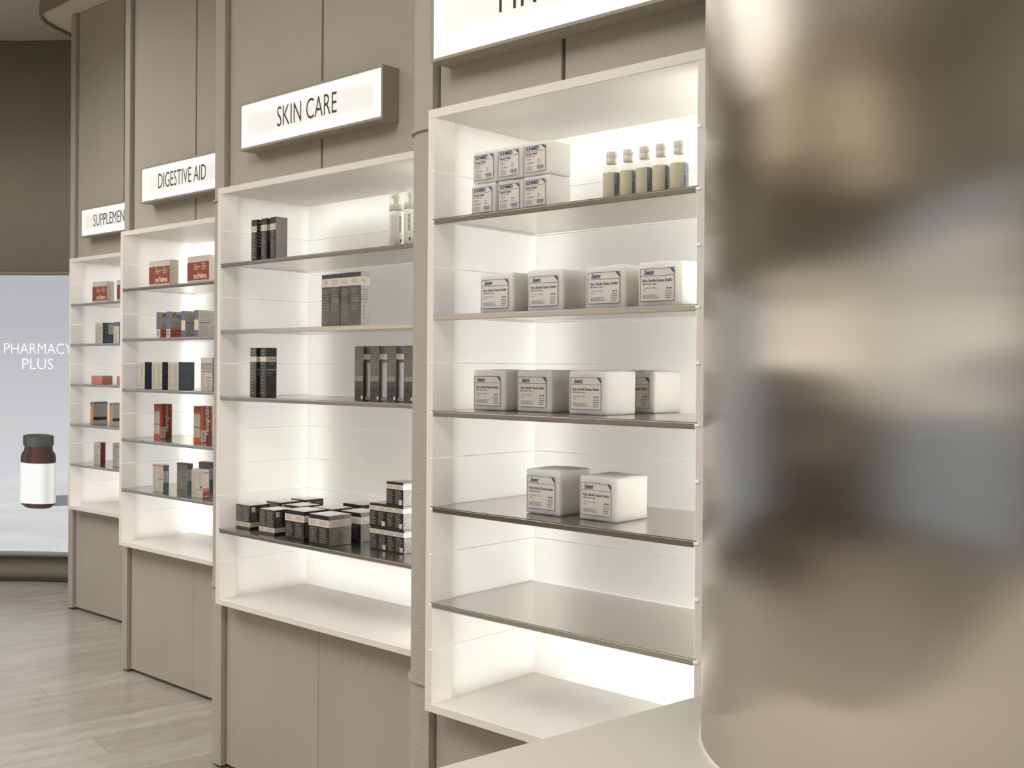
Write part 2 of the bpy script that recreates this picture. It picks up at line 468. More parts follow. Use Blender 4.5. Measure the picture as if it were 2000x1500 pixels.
mb = MB()
scr_grid(mb, SB_SH, bx + 0.12, bx + 0.5, lambda s: zy(989) + 0.06 * (s - 0.13), lambda s: zy(968) + 0.06 * (s - 0.13), 0.003)
mb.build('picture_shadow', scr, recalc=False)
mb = MB()
prof(mb, SB_GL, [(0.095, zy(991)), (0.122, zy(986)), (0.131, zy(976)), (0.131, zy(900)), (0.130, zy(892)), (0.122, zy(885)), (0.106, zy(880)), (0.103, zy(866))], 0.004)
mb.build('picture_bottle_glass', scr, recalc=False)
mb = MB()
prof(mb, SB_CAP, [(0.112, zy(870)), (0.114, zy(866)), (0.114, zy(853)), (0.112, zy(850))], 0.006)
# cap top ellipse
fnc = scr_fn(0.0065); pts = [fnc(bx + 0.112 * math.cos(t * 2 * PI / 40), zy(851.5) + 0.014 * math.sin(t * 2 * PI / 40)) for t in range(40)]
mb.poly(pts, SB_TOP)
for i in range(34):
    s = -0.108 + 0.216 * i / 33; fnr = scr_fn(0.0068)
    z1 = zy(853) - 0.012 * math.sqrt(max(0, 1 - (s / 0.114) ** 2)) ; z0 = z1 - 0.045
    mb.quad([fnr(bx + s, z0), fnr(bx + s + 0.0016, z0), fnr(bx + s + 0.0016, z1), fnr(bx + s, z1)], SB_TOP)
mb.build('picture_bottle_cap', scr, recalc=False)
mb = MB(); prof(mb, SB_LB, [(0.132, zy(982)), (0.132, zy(903))], 0.006)
mb.build('picture_bottle_label', scr, recalc=False)

# outer walls, all but hidden from this view: left, front with glazing, right
mb = MB(); mb.box(-6.93, -6.73, -3.3, 4.6, 0, CEIL - 0.002, M_WALL)
tag(mb.build('wall_left'), 'plaster wall on the left side of the shop', 'wall', kind='structure')
mb = MB(); mb.box(2.9, 3.1, -3.3, 9.4, 0, CEIL - 0.002, M_PANEL)
tag(mb.build('wall_right'), 'plain panelled wall on the right side of the shop', 'wall', kind='structure')
mb = MB()
mb.box(-6.7, -5.6, -3.3, -3.1, 0, CEIL - 0.002, M_WALL); mb.box(0.3, 2.88, -3.3, -3.1, 0, CEIL - 0.002, M_WALL)
mb.box(-5.6, 0.3, -3.3, -3.1, 0, 0.35, M_WALL); mb.box(-5.6, 0.3, -3.3, -3.1, 2.75, CEIL - 0.002, M_WALL)
tag(mb.build('wall_front'), 'shopfront wall around the display windows', 'wall', kind='structure')
M_GLASS = mat('window_glass', (255, 255, 255), 0.0, trans=1.0, ior=1.01)
M_FRM = mat('window_frame_paint', (70, 68, 64), 0.5)
for i, (x0, x1) in enumerate(((-5.6, -2.7), (-2.6, 0.3))):  # windows invented to give the steel column daylight to reflect
    mb = MB()
    for a in ((x0, x1, 0.35, 0.42), (x0, x1, 2.68, 2.75), (x0, x0 + 0.06, 0.42, 2.68), (x1 - 0.06, x1, 0.42, 2.68)):
        mb.box(a[0], a[1], -3.24, -3.16, a[2], a[3], M_FRM)
    o = mb.build('window_%d' % (i + 1)); tag(o, 'tall shopfront window with a dark frame, invented for the column reflection', 'window', kind='structure')
    mb = MB(); mb.box(x0 + 0.06, x1 - 0.06, -3.205, -3.195, 0.42, 2.68, M_GLASS); mb.build('pane', o)

# lit niches and dark cabinets on the left wall, invented for the column to reflect
M_DKCAB = mat('dark_walnut_cabinet', (74, 62, 50), 0.5)
for i, y0 in enumerate((-2.9, -1.0, 0.9, 2.8)):
    root = empty('reflection_cabinet', (-6.72, y0, 0)); tag(root, 'invented dark walnut cabinet with a lit niche to be reflected, on the left wall, %s from the shopfront' % ('first', 'second', 'third', 'fourth')[i], 'cabinet', 'invented cabinets along the left wall')
    mb = MB(); mb.box(0, 0.42, 0.0, 1.86, 0.0, 1.42, M_DKCAB, 0.004, 1); mb.build('cabinet_body', root)
    mb = MB(); mb.box(0, 0.36, 0.0, 1.86, 2.34, 2.4, M_DKCAB); mb.box(0, 0.36, 0, 0.03, 1.42, 2.34, M_DKCAB); mb.box(0, 0.36, 1.83, 1.86, 1.42, 2.34, M_DKCAB); mb.build('niche_frame', root)
    mb = MB(); mb.quad([(0.02, 0.03, 1.44), (0.02, 1.83, 1.44), (0.02, 1.83, 2.33), (0.02, 0.03, 2.33)], mat('niche_glow_for_reflection', (235, 228, 215), 0.6, emit=1.35)); mb.build('reflection_glow_panel', root)
    mb = MB(); mb.box(0.03, 0.34, 0.03, 1.83, 1.86, 1.875, M_STEEL); mb.build('niche_shelf', root)
    mb = MB(); mb.box(0.25, 0.36, 0.03, 1.83, 2.11, 2.20, M_DKCAB); mb.build('niche_dark_strip', root)  # dark strip added to split the bright band reflected in the column

# added for reflections: lit cases across both windows, pale soffit along the left wall
for i, (x0, x1) in enumerate(((-5.55, -2.75), (-2.55, 0.25))):
    root = empty('reflection_case', (x0, -3.155, 0)); tag(root, 'lit case added for the column reflection across the %s shopfront window' % ('left', 'right')[i], 'display case', 'lit cases added in the shopfront for reflections')
    mb = MB(); W = x1 - x0
    mb.box(0, W, 0, 0.26, 1.50, 1.53, M_ACRYL); mb.box(0, W, 0, 0.26, 2.2, 2.23, M_ACRYL); mb.box(0, 0.03, 0, 0.26, 1.53, 2.2, M_ACRYL); mb.box(W - 0.03, W, 0, 0.26, 1.53, 2.2, M_ACRYL); mb.build('case_frame', root)
    mb = MB(); mb.quad([(0.03, 0.02, 1.53), (W - 0.03, 0.02, 1.53), (W - 0.03, 0.02, 2.2), (0.03, 0.02, 2.2)], mat('case_glow_for_reflection', (226, 226, 222), 0.6, emit=1.1)); mb.build('reflection_glow_panel', root)
    mb = MB(); mb.box(0.03, W - 0.03, 0.03, 0.24, 1.80, 1.82, M_STEEL); mb.build('case_shelf', root)
    mb = MB(); mb.box(0.03, W - 0.03, 0.18, 0.26, 1.99, 2.05, M_DKCAB); mb.build('case_dark_strip', root)  # added dark strip, shows as a line in the column's reflection
mb = MB(); mb.box(-6.72, -5.5, -3.05, 4.3, 3.05, CEIL - 0.003, M_SOFFIT)
tag(mb.build('ceiling_bulkhead'), 'pale soffit box added along the left wall for the column reflection', 'ceiling', kind='structure')

# shallow bulkhead over the display wall with a rounded end and a thin lip
SOF = 3.80
nose = [(-2.93, 7.50), (-2.985, 7.36), (-3.03, 7.18), (-3.045, 7.04), (-3.02, 6.92), (-2.95, 6.82), (-2.83, 6.72), (-2.66, 6.55)]
edge = nose + [(-2.30, 6.00), (-1.85, 5.20), (-1.35, 4.35), (-0.85, 3.50), (-0.2, 2.4), (0.0, 1.9)]
mb = MB(); mb.prism(edge + [(0.1, 1.4), (2.85, 1.4), (2.85, 9.0), (-1.0, 9.0), (-2.3, 8.2)], SOF, CEIL - 0.002, M_SOFFIT)
o = mb.build('ceiling_bulkhead'); tag(o, 'cream plaster ceiling bulkhead with rounded end over the shelving wall', 'ceiling', kind='structure')
mb = MB(); k = mb.mi(mat('bulkhead_lip', (150, 138, 122), 0.7)); rows = []
for i, p in enumerate(edge):
    q0 = Vector(edge[max(0, i - 1)]); q1 = Vector(edge[min(len(edge) - 1, i + 1)]); d = (q1 - q0).normalized(); n = Vector((-d.y, d.x))
    p = Vector(p); a_ = p - n * 0.012; c_ = p + n * 0.003
    rows.append([mb.bm.verts.new((x.x, x.y, z)) for x, z in ((a_, SOF - 0.02), (a_, CEIL - 0.003), (c_, CEIL - 0.003), (c_, SOF - 0.02))])
for a_, c_ in zip(rows, rows[1:]):
    for i in range(4): f = mb.bm.faces.new((a_[i], c_[i], c_[(i + 1) % 4], a_[(i + 1) % 4])); f.material_index = k
mb.build('bulkhead_lip', o)

# fittings of the invented, unseen ceiling lights
for i, (lx, ly, pw, sx, sy) in enumerate(LAMPS):
    mb = MB(); t = 0.04
    mb.box(lx - sx / 2 - t, lx + sx / 2 + t, ly - sy / 2 - t, ly + sy / 2 + t, CEIL - 0.06, CEIL - 0.004, mat('fitting_white', (230, 228, 222), 0.5))
    o = mb.build('invented_ceiling_light'); tag(o, ['invented broad square ceiling light panel nearest the counter', 'invented ceiling light panel above the photographer', 'invented ceiling light panel by the left wall', 'invented small ceiling light panel near the curved wall'][i], 'light', 'invented ceiling light panels')

# ------------------------------------------------------------------ bays: columns, wall panels
SOF = 3.797
COLCFG = {'A': (-0.036, -0.07), 'B': (-0.036, -0.07), 'C': (-0.006, -0.03), 'D': (-0.036, -0.07)}
COLLAB = {'A': 'rough plaster rounded column left of the first aid display', 'B': 'rough plaster rounded column left of the skin care display',
          'C': 'rough plaster rounded column left of the digestive aid display', 'D': 'farthest rough plaster column beside the curved screen'}
for k in 'ABCD':
    ur, uc = COLCFG[k]; r = 0.1; wc = PW - 0.02 + r
    prof2 = [(ur, wc - r)] + [(uc - r * math.sin(t * PI / 2 / 14), wc - r * math.cos(t * PI / 2 / 14)) for t in range(15)] + [(uc - r, 0.46), (ur, 0.46)]
    root = empty('plaster_column', bay_pt(k, 0, 0, 0), bay_rot(k))
    tag(root, COLLAB[k], 'column', 'rounded plaster columns between the displays')

    def colpart(z0, z1, name, grow=0.0, m=M_COLUMN):
        mb = MB()
        p = [(ur, wc - r - grow)] + [(uc - (r + grow) * math.sin(t * PI / 2 / 14), wc - (r + grow) * math.cos(t * PI / 2 / 14)) for t in range(15)] + [(uc - r - grow, 0.46), (ur, 0.46)]
        mb.prism(p, z0, z1, m, smooth=False)
        me = mb.build(name, root)
        for q in me.data.polygons:
            if abs(q.normal.z) < 0.5: q.use_smooth = False
        return me
    zl, zu = UZ + 0.045, UZ + UH - 0.035
    colpart(0.015, zl, 'shaft'); colpart(zl, zl + 0.007, 'ring', 0.007, M_PANEL); colpart(zl + 0.007, zu, 'shaft')
    colpart(zu, zu + 0.007, 'ring', 0.007, M_PANEL); colpart(zu + 0.007, SOF, 'shaft')

SEAM = {'A': 0.40, 'B': 0.545, 'C': 0.575, 'D': 0.537}
PEND = {'A': 0.92, 'B': 1.325, 'C': 1.32, 'D': 1.32}
SIDE = {'A': 'first aid', 'B': 'skin care', 'C': 'digestive aid', 'D': 'supplement'}
for k in 'ABCD':
    W = UW[k]; ur = COLCFG[k][0]
    g0 = ur + 0.009; sm = SEAM[k]; pe = PEND[k]
    root = empty('wall_panelling', bay_pt(k, 0, 0, 0), bay_rot(k))
    tag(root, 'smooth taupe wall panels around the %s display' % SIDE[k], 'wall', kind='structure')
    zt = UZ + UH + 0.001; zb = UZ - 0.001
    for (a, c, z0, z1) in ((g0, sm - 0.0058, zt, SOF), (sm + 0.0058, pe, zt, SOF)):
        mb = MB(); mb.box(a, c, PW, PW + 0.022, z0, z1, M_PANEL, 0.0015, 1); mb.build('upper_panel', root)
    for (a, c, z0, z1) in ((g0, sm - 0.001, 0.02, zb), (sm + 0.001, pe, 0.02, zb)):
        mb = MB(); mb.box(a, c, PW, PW + 0.022, z0, z1, M_PANEL, 0.0008, 1); mb.build('lower_panel', root)
    if pe - W > 0.02:
        mb = MB(); mb.box(W + 0.004, pe, PW, PW + 0.022, zb, zt, M_PANEL); mb.build('side_panel', root)
    mb = MB(); mb.box(ur + 0.001, pe, PW + 0.03, PW + 0.05, zt, SOF, M_BACK); mb.box(ur + 0.001, pe, PW + 0.03, PW + 0.05, 0, zb, M_BACK)
    mb.box(ur + 0.001, pe, PW + 0.022, PW + 0.03, 0.0, 0.02, M_BACK)
    mb.build('backing', root)
# closing wall behind bay A end (behind the steel column)
root = empty('wall_right', bay_pt('A', 0, 0, 0), bay_rot('A'))
tag(root, 'plain taupe wall running on behind the steel column', 'wall', kind='structure')
mb = MB(); mb.box(0.925, 0.95, PW, 0.44, 0, SOF, M_PANEL); mb.build('return_panel', root)
mb = MB(); mb.box(0.951, 2.2, 0.42, 0.46, 0, SOF, M_PANEL); mb.build('end_panel', root)

# ------------------------------------------------------------------ display units
UNITLAB = {'A': 'tall glowing white shelf unit stocked with gauze packs under the FIRST AID sign',
           'B': 'glowing white shelf unit with black cartons under the SKIN CARE sign',
           'C': 'glowing white shelf unit under the DIGESTIVE AID sign',
           'D': 'farthest glowing white shelf unit under the SUPPLEMENT sign'}
T = 0.024
_cache = {}
for k in 'ABCD':
    W = UW[k]; D = UD; H = UH
    root = empty('display_unit', bay_pt(k, 0, 0, UZ), bay_rot(k))
    tag(root, UNITLAB[k], 'display shelf', 'lit display units')
    if W not in _cache:
        c = {}
        DB = D + 0.07
        mb = MB()
        mb.box(0, W, 0, DB, 0, T - 0.002, M_ACRYL, 0.0012, 1); mb.box(0, W, 0, DB, H - T, H, M_ACRYL, 0.0012, 1)
        for x0 in (0.0, W - T): mb.box(x0, x0 + T, 0, PW + 0.005, T - 0.002, H - T, M_ACRYL, 0.0012, 1)
        MG = mat('acrylic_edge_added_glow', (240, 234, 226), 0.35, emit=0.22, ecol=(252, 248, 240))  # emission stands in for light scattering inside the acrylic strip
        for x0 in (T, W - T - 0.0006): mb.box(x0, x0 + 0.0006, 0.001, PW + 0.005, T - 0.002, H - T, MG)
        c['frame'] = mb.mesh('frame', True)
        mb = MB(); mb.box(0, 0.0015, PW + 0.005, DB, T, H - T, M_CAV); mb.box(W - 0.0015, W, PW + 0.005, DB, T, H - T, M_CAV); mb.box(0, W, DB - 0.003, DB, T, H - T, M_CAV)
        c['light_box'] = mb.mesh('light_box', True)
        mb = MB(); mb.quad([(T - 0.001, PW + 0.005, T - 0.002), (T - 0.001, D, T - 0.002), (T - 0.001, D, H - T), (T - 0.001, PW + 0.005, H - T)], M_LIT)
        c['side_l'] = mb.mesh('side_panel')
        mb = MB(); mb.quad([(W - T + 0.001, PW + 0.005, T - 0.002), (W - T + 0.001, D, T - 0.002), (W - T + 0.001, D, H - T), (W - T + 0.001, PW + 0.005, H - T)], M_LIT)
        c['side_r'] = mb.mesh('side_panel')
        mb = MB(); mb.quad([(T - 0.001, D, T - 0.002), (W - T + 0.001, D, T - 0.002), (W - T + 0.001, D, H - T), (T - 0.001, D, H - T)], M_LIT)
        c['back'] = mb.mesh('back_panel')
        mb = MB()
        mb.box(T - 0.004, W - T + 0.004, -0.001, D - 0.006, -0.0025, 0.0, M_STEEL)
        c['shelf'] = mb.mesh('shelf', True)
        mb = MB()
        mb.box(T + 0.003, W - T - 0.003, -0.001, 0.0015, -0.0135, -0.0035, M_STEEL)
        mb.box(T + 0.003, W - T - 0.003, -0.001, 0.018, -0.0155, -0.0135, M_STEEL, 0.0006, 1)
        c['lip'] = mb.mesh('front_lip', True)
        mb = MB(); z0, z1 = -0.0014, 0.0014
        mb.box(T - 0.0008, T + 0.0006, -0.002, D - 0.002, z0, z1, M_RAIL); mb.box(W - T - 0.0006, W - T + 0.0008, -0.002, D - 0.002, z0, z1, M_RAIL)
        mb.box(T, W - T, D - 0.0018, D - 0.0004, z0, z1, M_RAIL)
        mb.box(W - T - 0.001, W - T + 0.010, -0.003, 0.004, z0 - 0.001, z1 + 0.001, M_RAIL); mb.box(T - 0.007, T + 0.001, -0.0015, 0.004, z0, z1, M_RAIL)
        c['rail'] = mb.mesh('shelf_rail', True)
        _cache[W] = c
    c = _cache[W]

    def add(name, me, z=0):
        o = bpy.data.objects.new(name, me); COL.objects.link(o); o.parent = root; o.location = (0, 0, z); return o
    add('frame', c['frame']); add('light_box', c['light_box']); add('side_panel', c['side_l']); add('side_panel', c['side_r']); add('back_panel', c['back'])
    for s in (1, 2, 3, 4, 5):
        if k == 'B' and s == 4: continue
        so = add('shelf', c['shelf'], SHZ[s])
        lo = add('front_lip', c['lip']); lo.parent = so
    for i in range(11):
        z = 1.4125 - 0.125 * i
        if z > 0.06: add('shelf_rail', c['rail'], z - (0.006 if i % 2 else 0))
    # light sources inside the box: sheets behind the side panels, strips behind the back panel rim
    cw = (1.0, 0.985, 0.96)
    sh = D - PW - 0.03
    area_lamp('light_sheet', (0.004, PW + 0.012 + sh / 2, H / 2), (0, -PI / 2, 0), H - 0.07, sh, 1.0 if k == 'A' else 0.85, cw, root)
    area_lamp('light_sheet', (W - 0.004, PW + 0.012 + sh / 2, H / 2), (0, PI / 2, 0), H - 0.07, sh, 9.0 if k == 'A' else 6.0, cw, root)
    yb = D + 0.062
    area_lamp('light_strip', (T + 0.062, yb, H / 2), (-PI / 2, 0, 0), 0.12, H - 0.08, 0.6, cw, root)
    area_lamp('light_strip', (0.004, D - 0.035, H / 2), (0, -PI / 2, 0), H - 0.07, 0.06, 0.35, cw, root)
    area_lamp('light_strip', (W - T - 0.035, yb, H / 2), (-PI / 2, 0, 0), 0.05, H - 0.08, 0.85, cw, root)
    area_lamp('light_strip', (W / 2, yb, T + 0.08), (-PI / 2, 0, 0), W - 0.1, 0.12, 0.6, cw, root)
    area_lamp('light_strip', (W / 2, yb, H - T - 0.05), (-PI / 2, 0, 0), W - 0.1, 0.06, 0.45, cw, root)
    area_lamp('light_sheet', (W / 2, yb, H / 2), (-PI / 2, 0, 0), W - 0.1, H - 0.1, 1.2 * W, cw, root)

# ------------------------------------------------------------------ signs
SIGNS = {'A': ('FIRST AID', 0.008, 0.40), 'B': ('SKIN CARE', 0.143, 0.44), 'C': ('DIGESTIVE AID', 0.193, 0.56), 'D': ('SUPPLEMENT', 0.146, 0.50)}
SLAB = {'A': 'largest lit sign, reading FIRST AID, cut off by the picture top', 'B': 'lit sign box reading SKIN CARE', 'C': 'lit sign box reading DIGESTIVE AID', 'D': 'small distant lit sign box reading SUPPLEMENT'}
for k in 'ABCD':
    txt, u0, tw = SIGNS[k]; SW, SH, SZ0 = 0.806, (0.25 if k == 'A' else 0.174), 1.698 + UZ
    root = empty('sign', bay_pt(k, u0, 0, SZ0), bay_rot(k)); tag(root, SLAB[k], 'sign', 'lit category signs')
    fr = 0.008; dp = PW - 0.001
    mb = MB()
    mb.box(0, SW, 0, dp, 0, fr, M_SIGN); mb.box(0, SW, 0, dp, SH - fr, SH, M_SIGN); mb.box(0, fr, 0, dp, fr, SH - fr, M_SIGN); mb.box(SW - fr, SW, 0, dp, fr, SH - fr, M_SIGN)
    mb.box(fr, SW - fr, dp - 0.004, dp, fr, SH - fr, M_SIGN)
    mb.build('casing', root)
    mb = MB(); mb.quad([(fr, 0.003, fr), (SW - fr, 0.003, fr), (SW - fr, 0.003, SH - fr), (fr, 0.003, SH - fr)], M_FACE); dif = mb.build('diffuser', root, recalc=False)
    mb = MB(); f2 = lambda x, z: (x, 0.0022, z)
    tx, tz, ts, tm = {'A': (0.450, 0.079, 0.13, 0.42), 'B': (0.400, 0.057, 0.104, 0.338), 'C': (0.367, 0.057, 0.104, 0.415), 'D': (0.360, 0.057, 0.104, 0.415)}[k]
    mb.text(txt, f2, M_TXT, ts, tx, tz, sx=0.8, maxw=tm, bold=-0.006)
    mb.build('lettering', dif, recalc=False)

# ------------------------------------------------------------------ counter and steel column
CT = 0.90
cpoly = [(0.43, 2.206), (-0.17, 1.721), (-0.205, 1.67), (-0.2, 1.6), (-0.02, 0.95), (0.2, 0.1), (0.42, -0.62), (1.7, -0.62), (1.7, 1.55), (1.06, 1.98)]
root = empty('counter', (0, 0, 0)); tag(root, 'pale solid surface counter in the foreground under the steel column', 'counter')
mb = MB(); mb.prism(cpoly, CT - 0.04, CT, M_COUNTER); o = mb.build('countertop', root)
cx = sum(p[0] for p in cpoly) / len(cpoly); cy = sum(p[1] for p in cpoly) / len(cpoly)
mb = MB(); mb.prism([(cx + (x - cx) * 0.93, cy + (y - cy) * 0.95) for x, y in cpoly], 0.0, CT - 0.04, M_PANEL); mb.build('counter_body', root)
PC = (0.788, 1.846); PR = 0.455
root = empty('steel_column', (PC[0], PC[1], CT)); tag(root, 'huge brushed stainless steel round column standing on the counter', 'column')
mb = MB(); mb.lathe([(PR, 0.001), (PR, SOF - CT)], M_PILLAR, seg=192); mb.build('steel_cladding', root)
mb = MB(); mb.lathe([(PR + 0.004, 0.0005), (PR + 0.0035, 0.004), (PR + 0.0005, 0.006)], M_SEAL, seg=128, cap=False); mb.build('sealant_bead', root)

# ------------------------------------------------------------------ products
P_WHITE = mat('gauze_wrapper_film', (240, 236, 228), 0.5, spec=0.4)
_b = P_WHITE.node_tree.nodes['Principled BSDF']; _b.inputs['Subsurface Weight'].default_value = 0.8; _b.inputs['Subsurface Radius'].default_value = (1, 0.95, 0.88); _b.inputs['Subsurface Scale'].default_value = 0.06
P_LABEL = mat('label_paper', (226, 220, 210), 0.6)
P_BLUE = mat('label_blue_ink', (62, 80, 122), 0.6)
P_GREYBLUE = mat('label_pale_ink', (128, 136, 152), 0.6)
P_INK = mat('label_dark_ink', (66, 72, 92), 0.6)
P_BLACK = mat('black_carton', (44, 43, 40), 0.35, spec=0.5)
P_CELLO = mat('cellophane_over_black', (66, 64, 60), 0.22, spec=0.7, coat=0.8, bump=(55, 1.0, 4))
P_CELLO2 = mat('cellophane_over_grey', (124, 122, 114), 0.25, spec=0.7, coat=0.7, bump=(40, 0.8, 4))
P_BAND = mat('cream_paper_band', (222, 214, 202), 0.5)
P_BANDINK = mat('band_grey_ink', (176, 168, 156), 0.6)
P_BTXT = mat('black_carton_print', (148, 144, 136), 0.5)
P_BTOP = mat('painted_carton_sheen', (226, 222, 214), 0.4, spec=0.6, coat=0.3)  # reflected light painted into the black cartons as a pale colour
P_BEIGE = mat('beige_carton', (206, 199, 186), 0.55)
P_BEIGE2 = mat('pale_carton_side', (224, 217, 206), 0.55)
P_BGINK = mat('beige_carton_ink', (166, 160, 150), 0.6)
P_RED = mat('brick_red_print', (152, 76, 62), 0.5)
P_CREAM = mat('cream_print', (238, 216, 190), 0.55)
P_PINK = mat('pink_carton', (206, 140, 124), 0.5)
P_SLATE = mat('slate_blue_print', (108, 118, 136), 0.5)
P_NAVY = mat('navy_carton', (72, 78, 94), 0.4)
P_NAVYT = mat('navy_carton_ink', (116, 122, 136), 0.5)
P_ORANGE = mat('orange_print', (198, 98, 58), 0.5)
P_AMBER = mat('amber_print', (208, 148, 92), 0.5)
P_MAROON = mat('maroon_print', (130, 58, 56), 0.45)
P_DARK = mat('dark_print', (58, 56, 58), 0.5)
P_ROSE = mat('rose_print', (222, 128, 104), 0.5)
P_WCAP = mat('white_plastic_cap', (232, 226, 216), 0.4)
P_LIQ = mat('pale_yellow_gel', (214, 200, 150), 0.15, alpha=0.62, spec=0.6)
P_CLEAR = mat('clear_plastic', (235, 232, 224), 0.06, alpha=0.22, spec=0.8)
P_MILK = mat('milky_plastic', (240, 238, 230), 0.35)
P_BGREY = mat('bottle_label_grey', (150, 154, 162), 0.5)
P_BAR = mat('barcode_ink', (60, 58, 60), 0.6)
P_BWHITE = mat('barcode_paper', (214, 210, 200), 0.6)


def F(W, D, H, e=0.0005):
    return {'front': lambda x, z: (x, -e, z), 'right': lambda y, z: (W + e, y, z), 'top': lambda x, y: (x, y, H + e)}


def shift(fn, e):
    """same face a little farther out"""
    a = Vector(fn(0, 0)); n = (Vector(fn(1, 0)) - a).cross(Vector(fn(0, 1)) - a).normalized()
    return lambda x, z: tuple(Vector(fn(x, z)) + n * e)


def rect(mb, fn, x0, x1, z0, z1, m): mb.quad([fn(x0, z0), fn(x1, z0), fn(x1, z1), fn(x0, z1)], m)


def outline(mb, fn, x0, x1, z0, z1, t, m):
    rect(mb, fn, x0, x1, z0, z0 + t, m); rect(mb, fn, x0, x1, z1 - t, z1, m); rect(mb, fn, x0, x0 + t, z0 + t, z1 - t, m); rect(mb, fn, x1 - t, x1, z0 + t, z1 - t, m)


def lines(mb, fn, x0, x1, z0, z1, n, m, fill=0.5, seed=1, jag=0.35):
    """rows of print too small to read, as broken dashes"""
    r = random.Random(seed); st = (z1 - z0) / n
    for i in range(n):
        z = z1 - (i + 0.5) * st; x = x0; end = x1 - (x1 - x0) * (r.random() * jag)
        while x < end - 1e-5:
            l = min((x1 - x0) * (0.08 + 0.22 * r.random()), end - x)
            rect(mb, fn, x, x + l * 0.88, z - st * fill / 2, z + st * fill / 2, m); x += l


def bars(mb, fn, x0, x1, z0, z1, n, m, vertical=True, seed=3):
    r = random.Random(seed)
    for i in range(n):
        a, c = (i + 0.15 * r.random()) / n, (i + 0.25 + 0.5 * r.random()) / n
        if vertical: rect(mb, fn, x0 + (x1 - x0) * a, x0 + (x1 - x0) * c, z0, z1, m)
        else: rect(mb, fn, x0, x1, z0 + (z1 - z0) * a, z0 + (z1 - z0) * c, m)


def soft_box(W, D, H, seed, r=0.005, amp=0.0011):
    """paper-wrapped soft pack: rounded edges, folded, slightly lumpy"""
    bm = bmesh.new()

    def ax(L):
        n = 11
        return [0, r * 0.25, r * 0.6, r] + [r + (L - 2 * r) * i / n for i in range(1, n)] + [L - r, L - r * 0.6, L - r * 0.25, L]
    X, Y, Z = ax(W), ax(D), ax(H)

    def face(A, Bx, f):
        g = [[bm.verts.new(f(a, c)) for c in Bx] for a in A]
        for i in range(len(A) - 1):
            for j in range(len(Bx) - 1): bm.faces.new((g[i][j], g[i + 1][j], g[i + 1][j + 1], g[i][j + 1]))
    face(X, Z, lambda a, c: (a, 0, c)); face(X, Z, lambda a, c: (a, D, c)); face(Y, Z, lambda a, c: (0, a, c)); face(Y, Z, lambda a, c: (W, a, c))
    face(X, Y, lambda a, c: (a, c, 0)); face(X, Y, lambda a, c: (a, c, H))
    bmesh.ops.remove_doubles(bm, verts=bm.verts, dist=1e-5)
    off = Vector((seed * 3.1, seed * 1.7, seed * 0.9))
    for v in bm.verts:
        p = v.co.copy()
        q = Vector((min(max(p.x, r), W - r), min(max(p.y, r), D - r), min(max(p.z, r), H - r)))
        d = p - q
        if d.length > 1e-7: p = q + d.normalized() * r
        nz = noise.noise(p * 28 + off); nf = noise.noise(Vector((p.x * 90, p.y * 90, p.z * 12)) + off)
        topness = max(0, (p.z - H * 0.82) / (H * 0.18))
        front = p.y < 0.001
        a = amp * (0.35 if front and topness < 0.3 else 1.0)
        n = (p - Vector((W / 2, D / 2, H / 2))); n = Vector((n.x / W, n.y / D, n.z / H)).normalized()
        bul = 0.0022 * math.sin(PI * min(1, max(0, p.x / W))) * math.sin(PI * min(1, max(0, p.y / D))) if p.z > H - 0.001 else 0
        side = 0.0018 * math.sin(PI * min(1, max(0, p.y / D))) * math.sin(PI * min(1, max(0, p.z / H))) if (p.x > W - 0.001 or p.x < 0.001) else 0
        p = p + n * (a * nz + 0.5 * a * nf * topness)
        p.z += bul - 0.002 * topness * (0.5 + noise.noise(Vector((p.x * 14, p.y * 14, seed)))) * 0.9
        p.x += side * (0.6 if n.x > 0 else -0.6)
        if p.z < 0.0: p.z = 0.0
        v.co = p
    bmesh.ops.recalc_face_normals(bm, faces=bm.faces)
    for f in bm.faces: f.smooth = True
    me = bpy.data.meshes.new('wrapper'); bm.to_mesh(me); bm.free(); me.materials.append(P_WHITE)
    return me


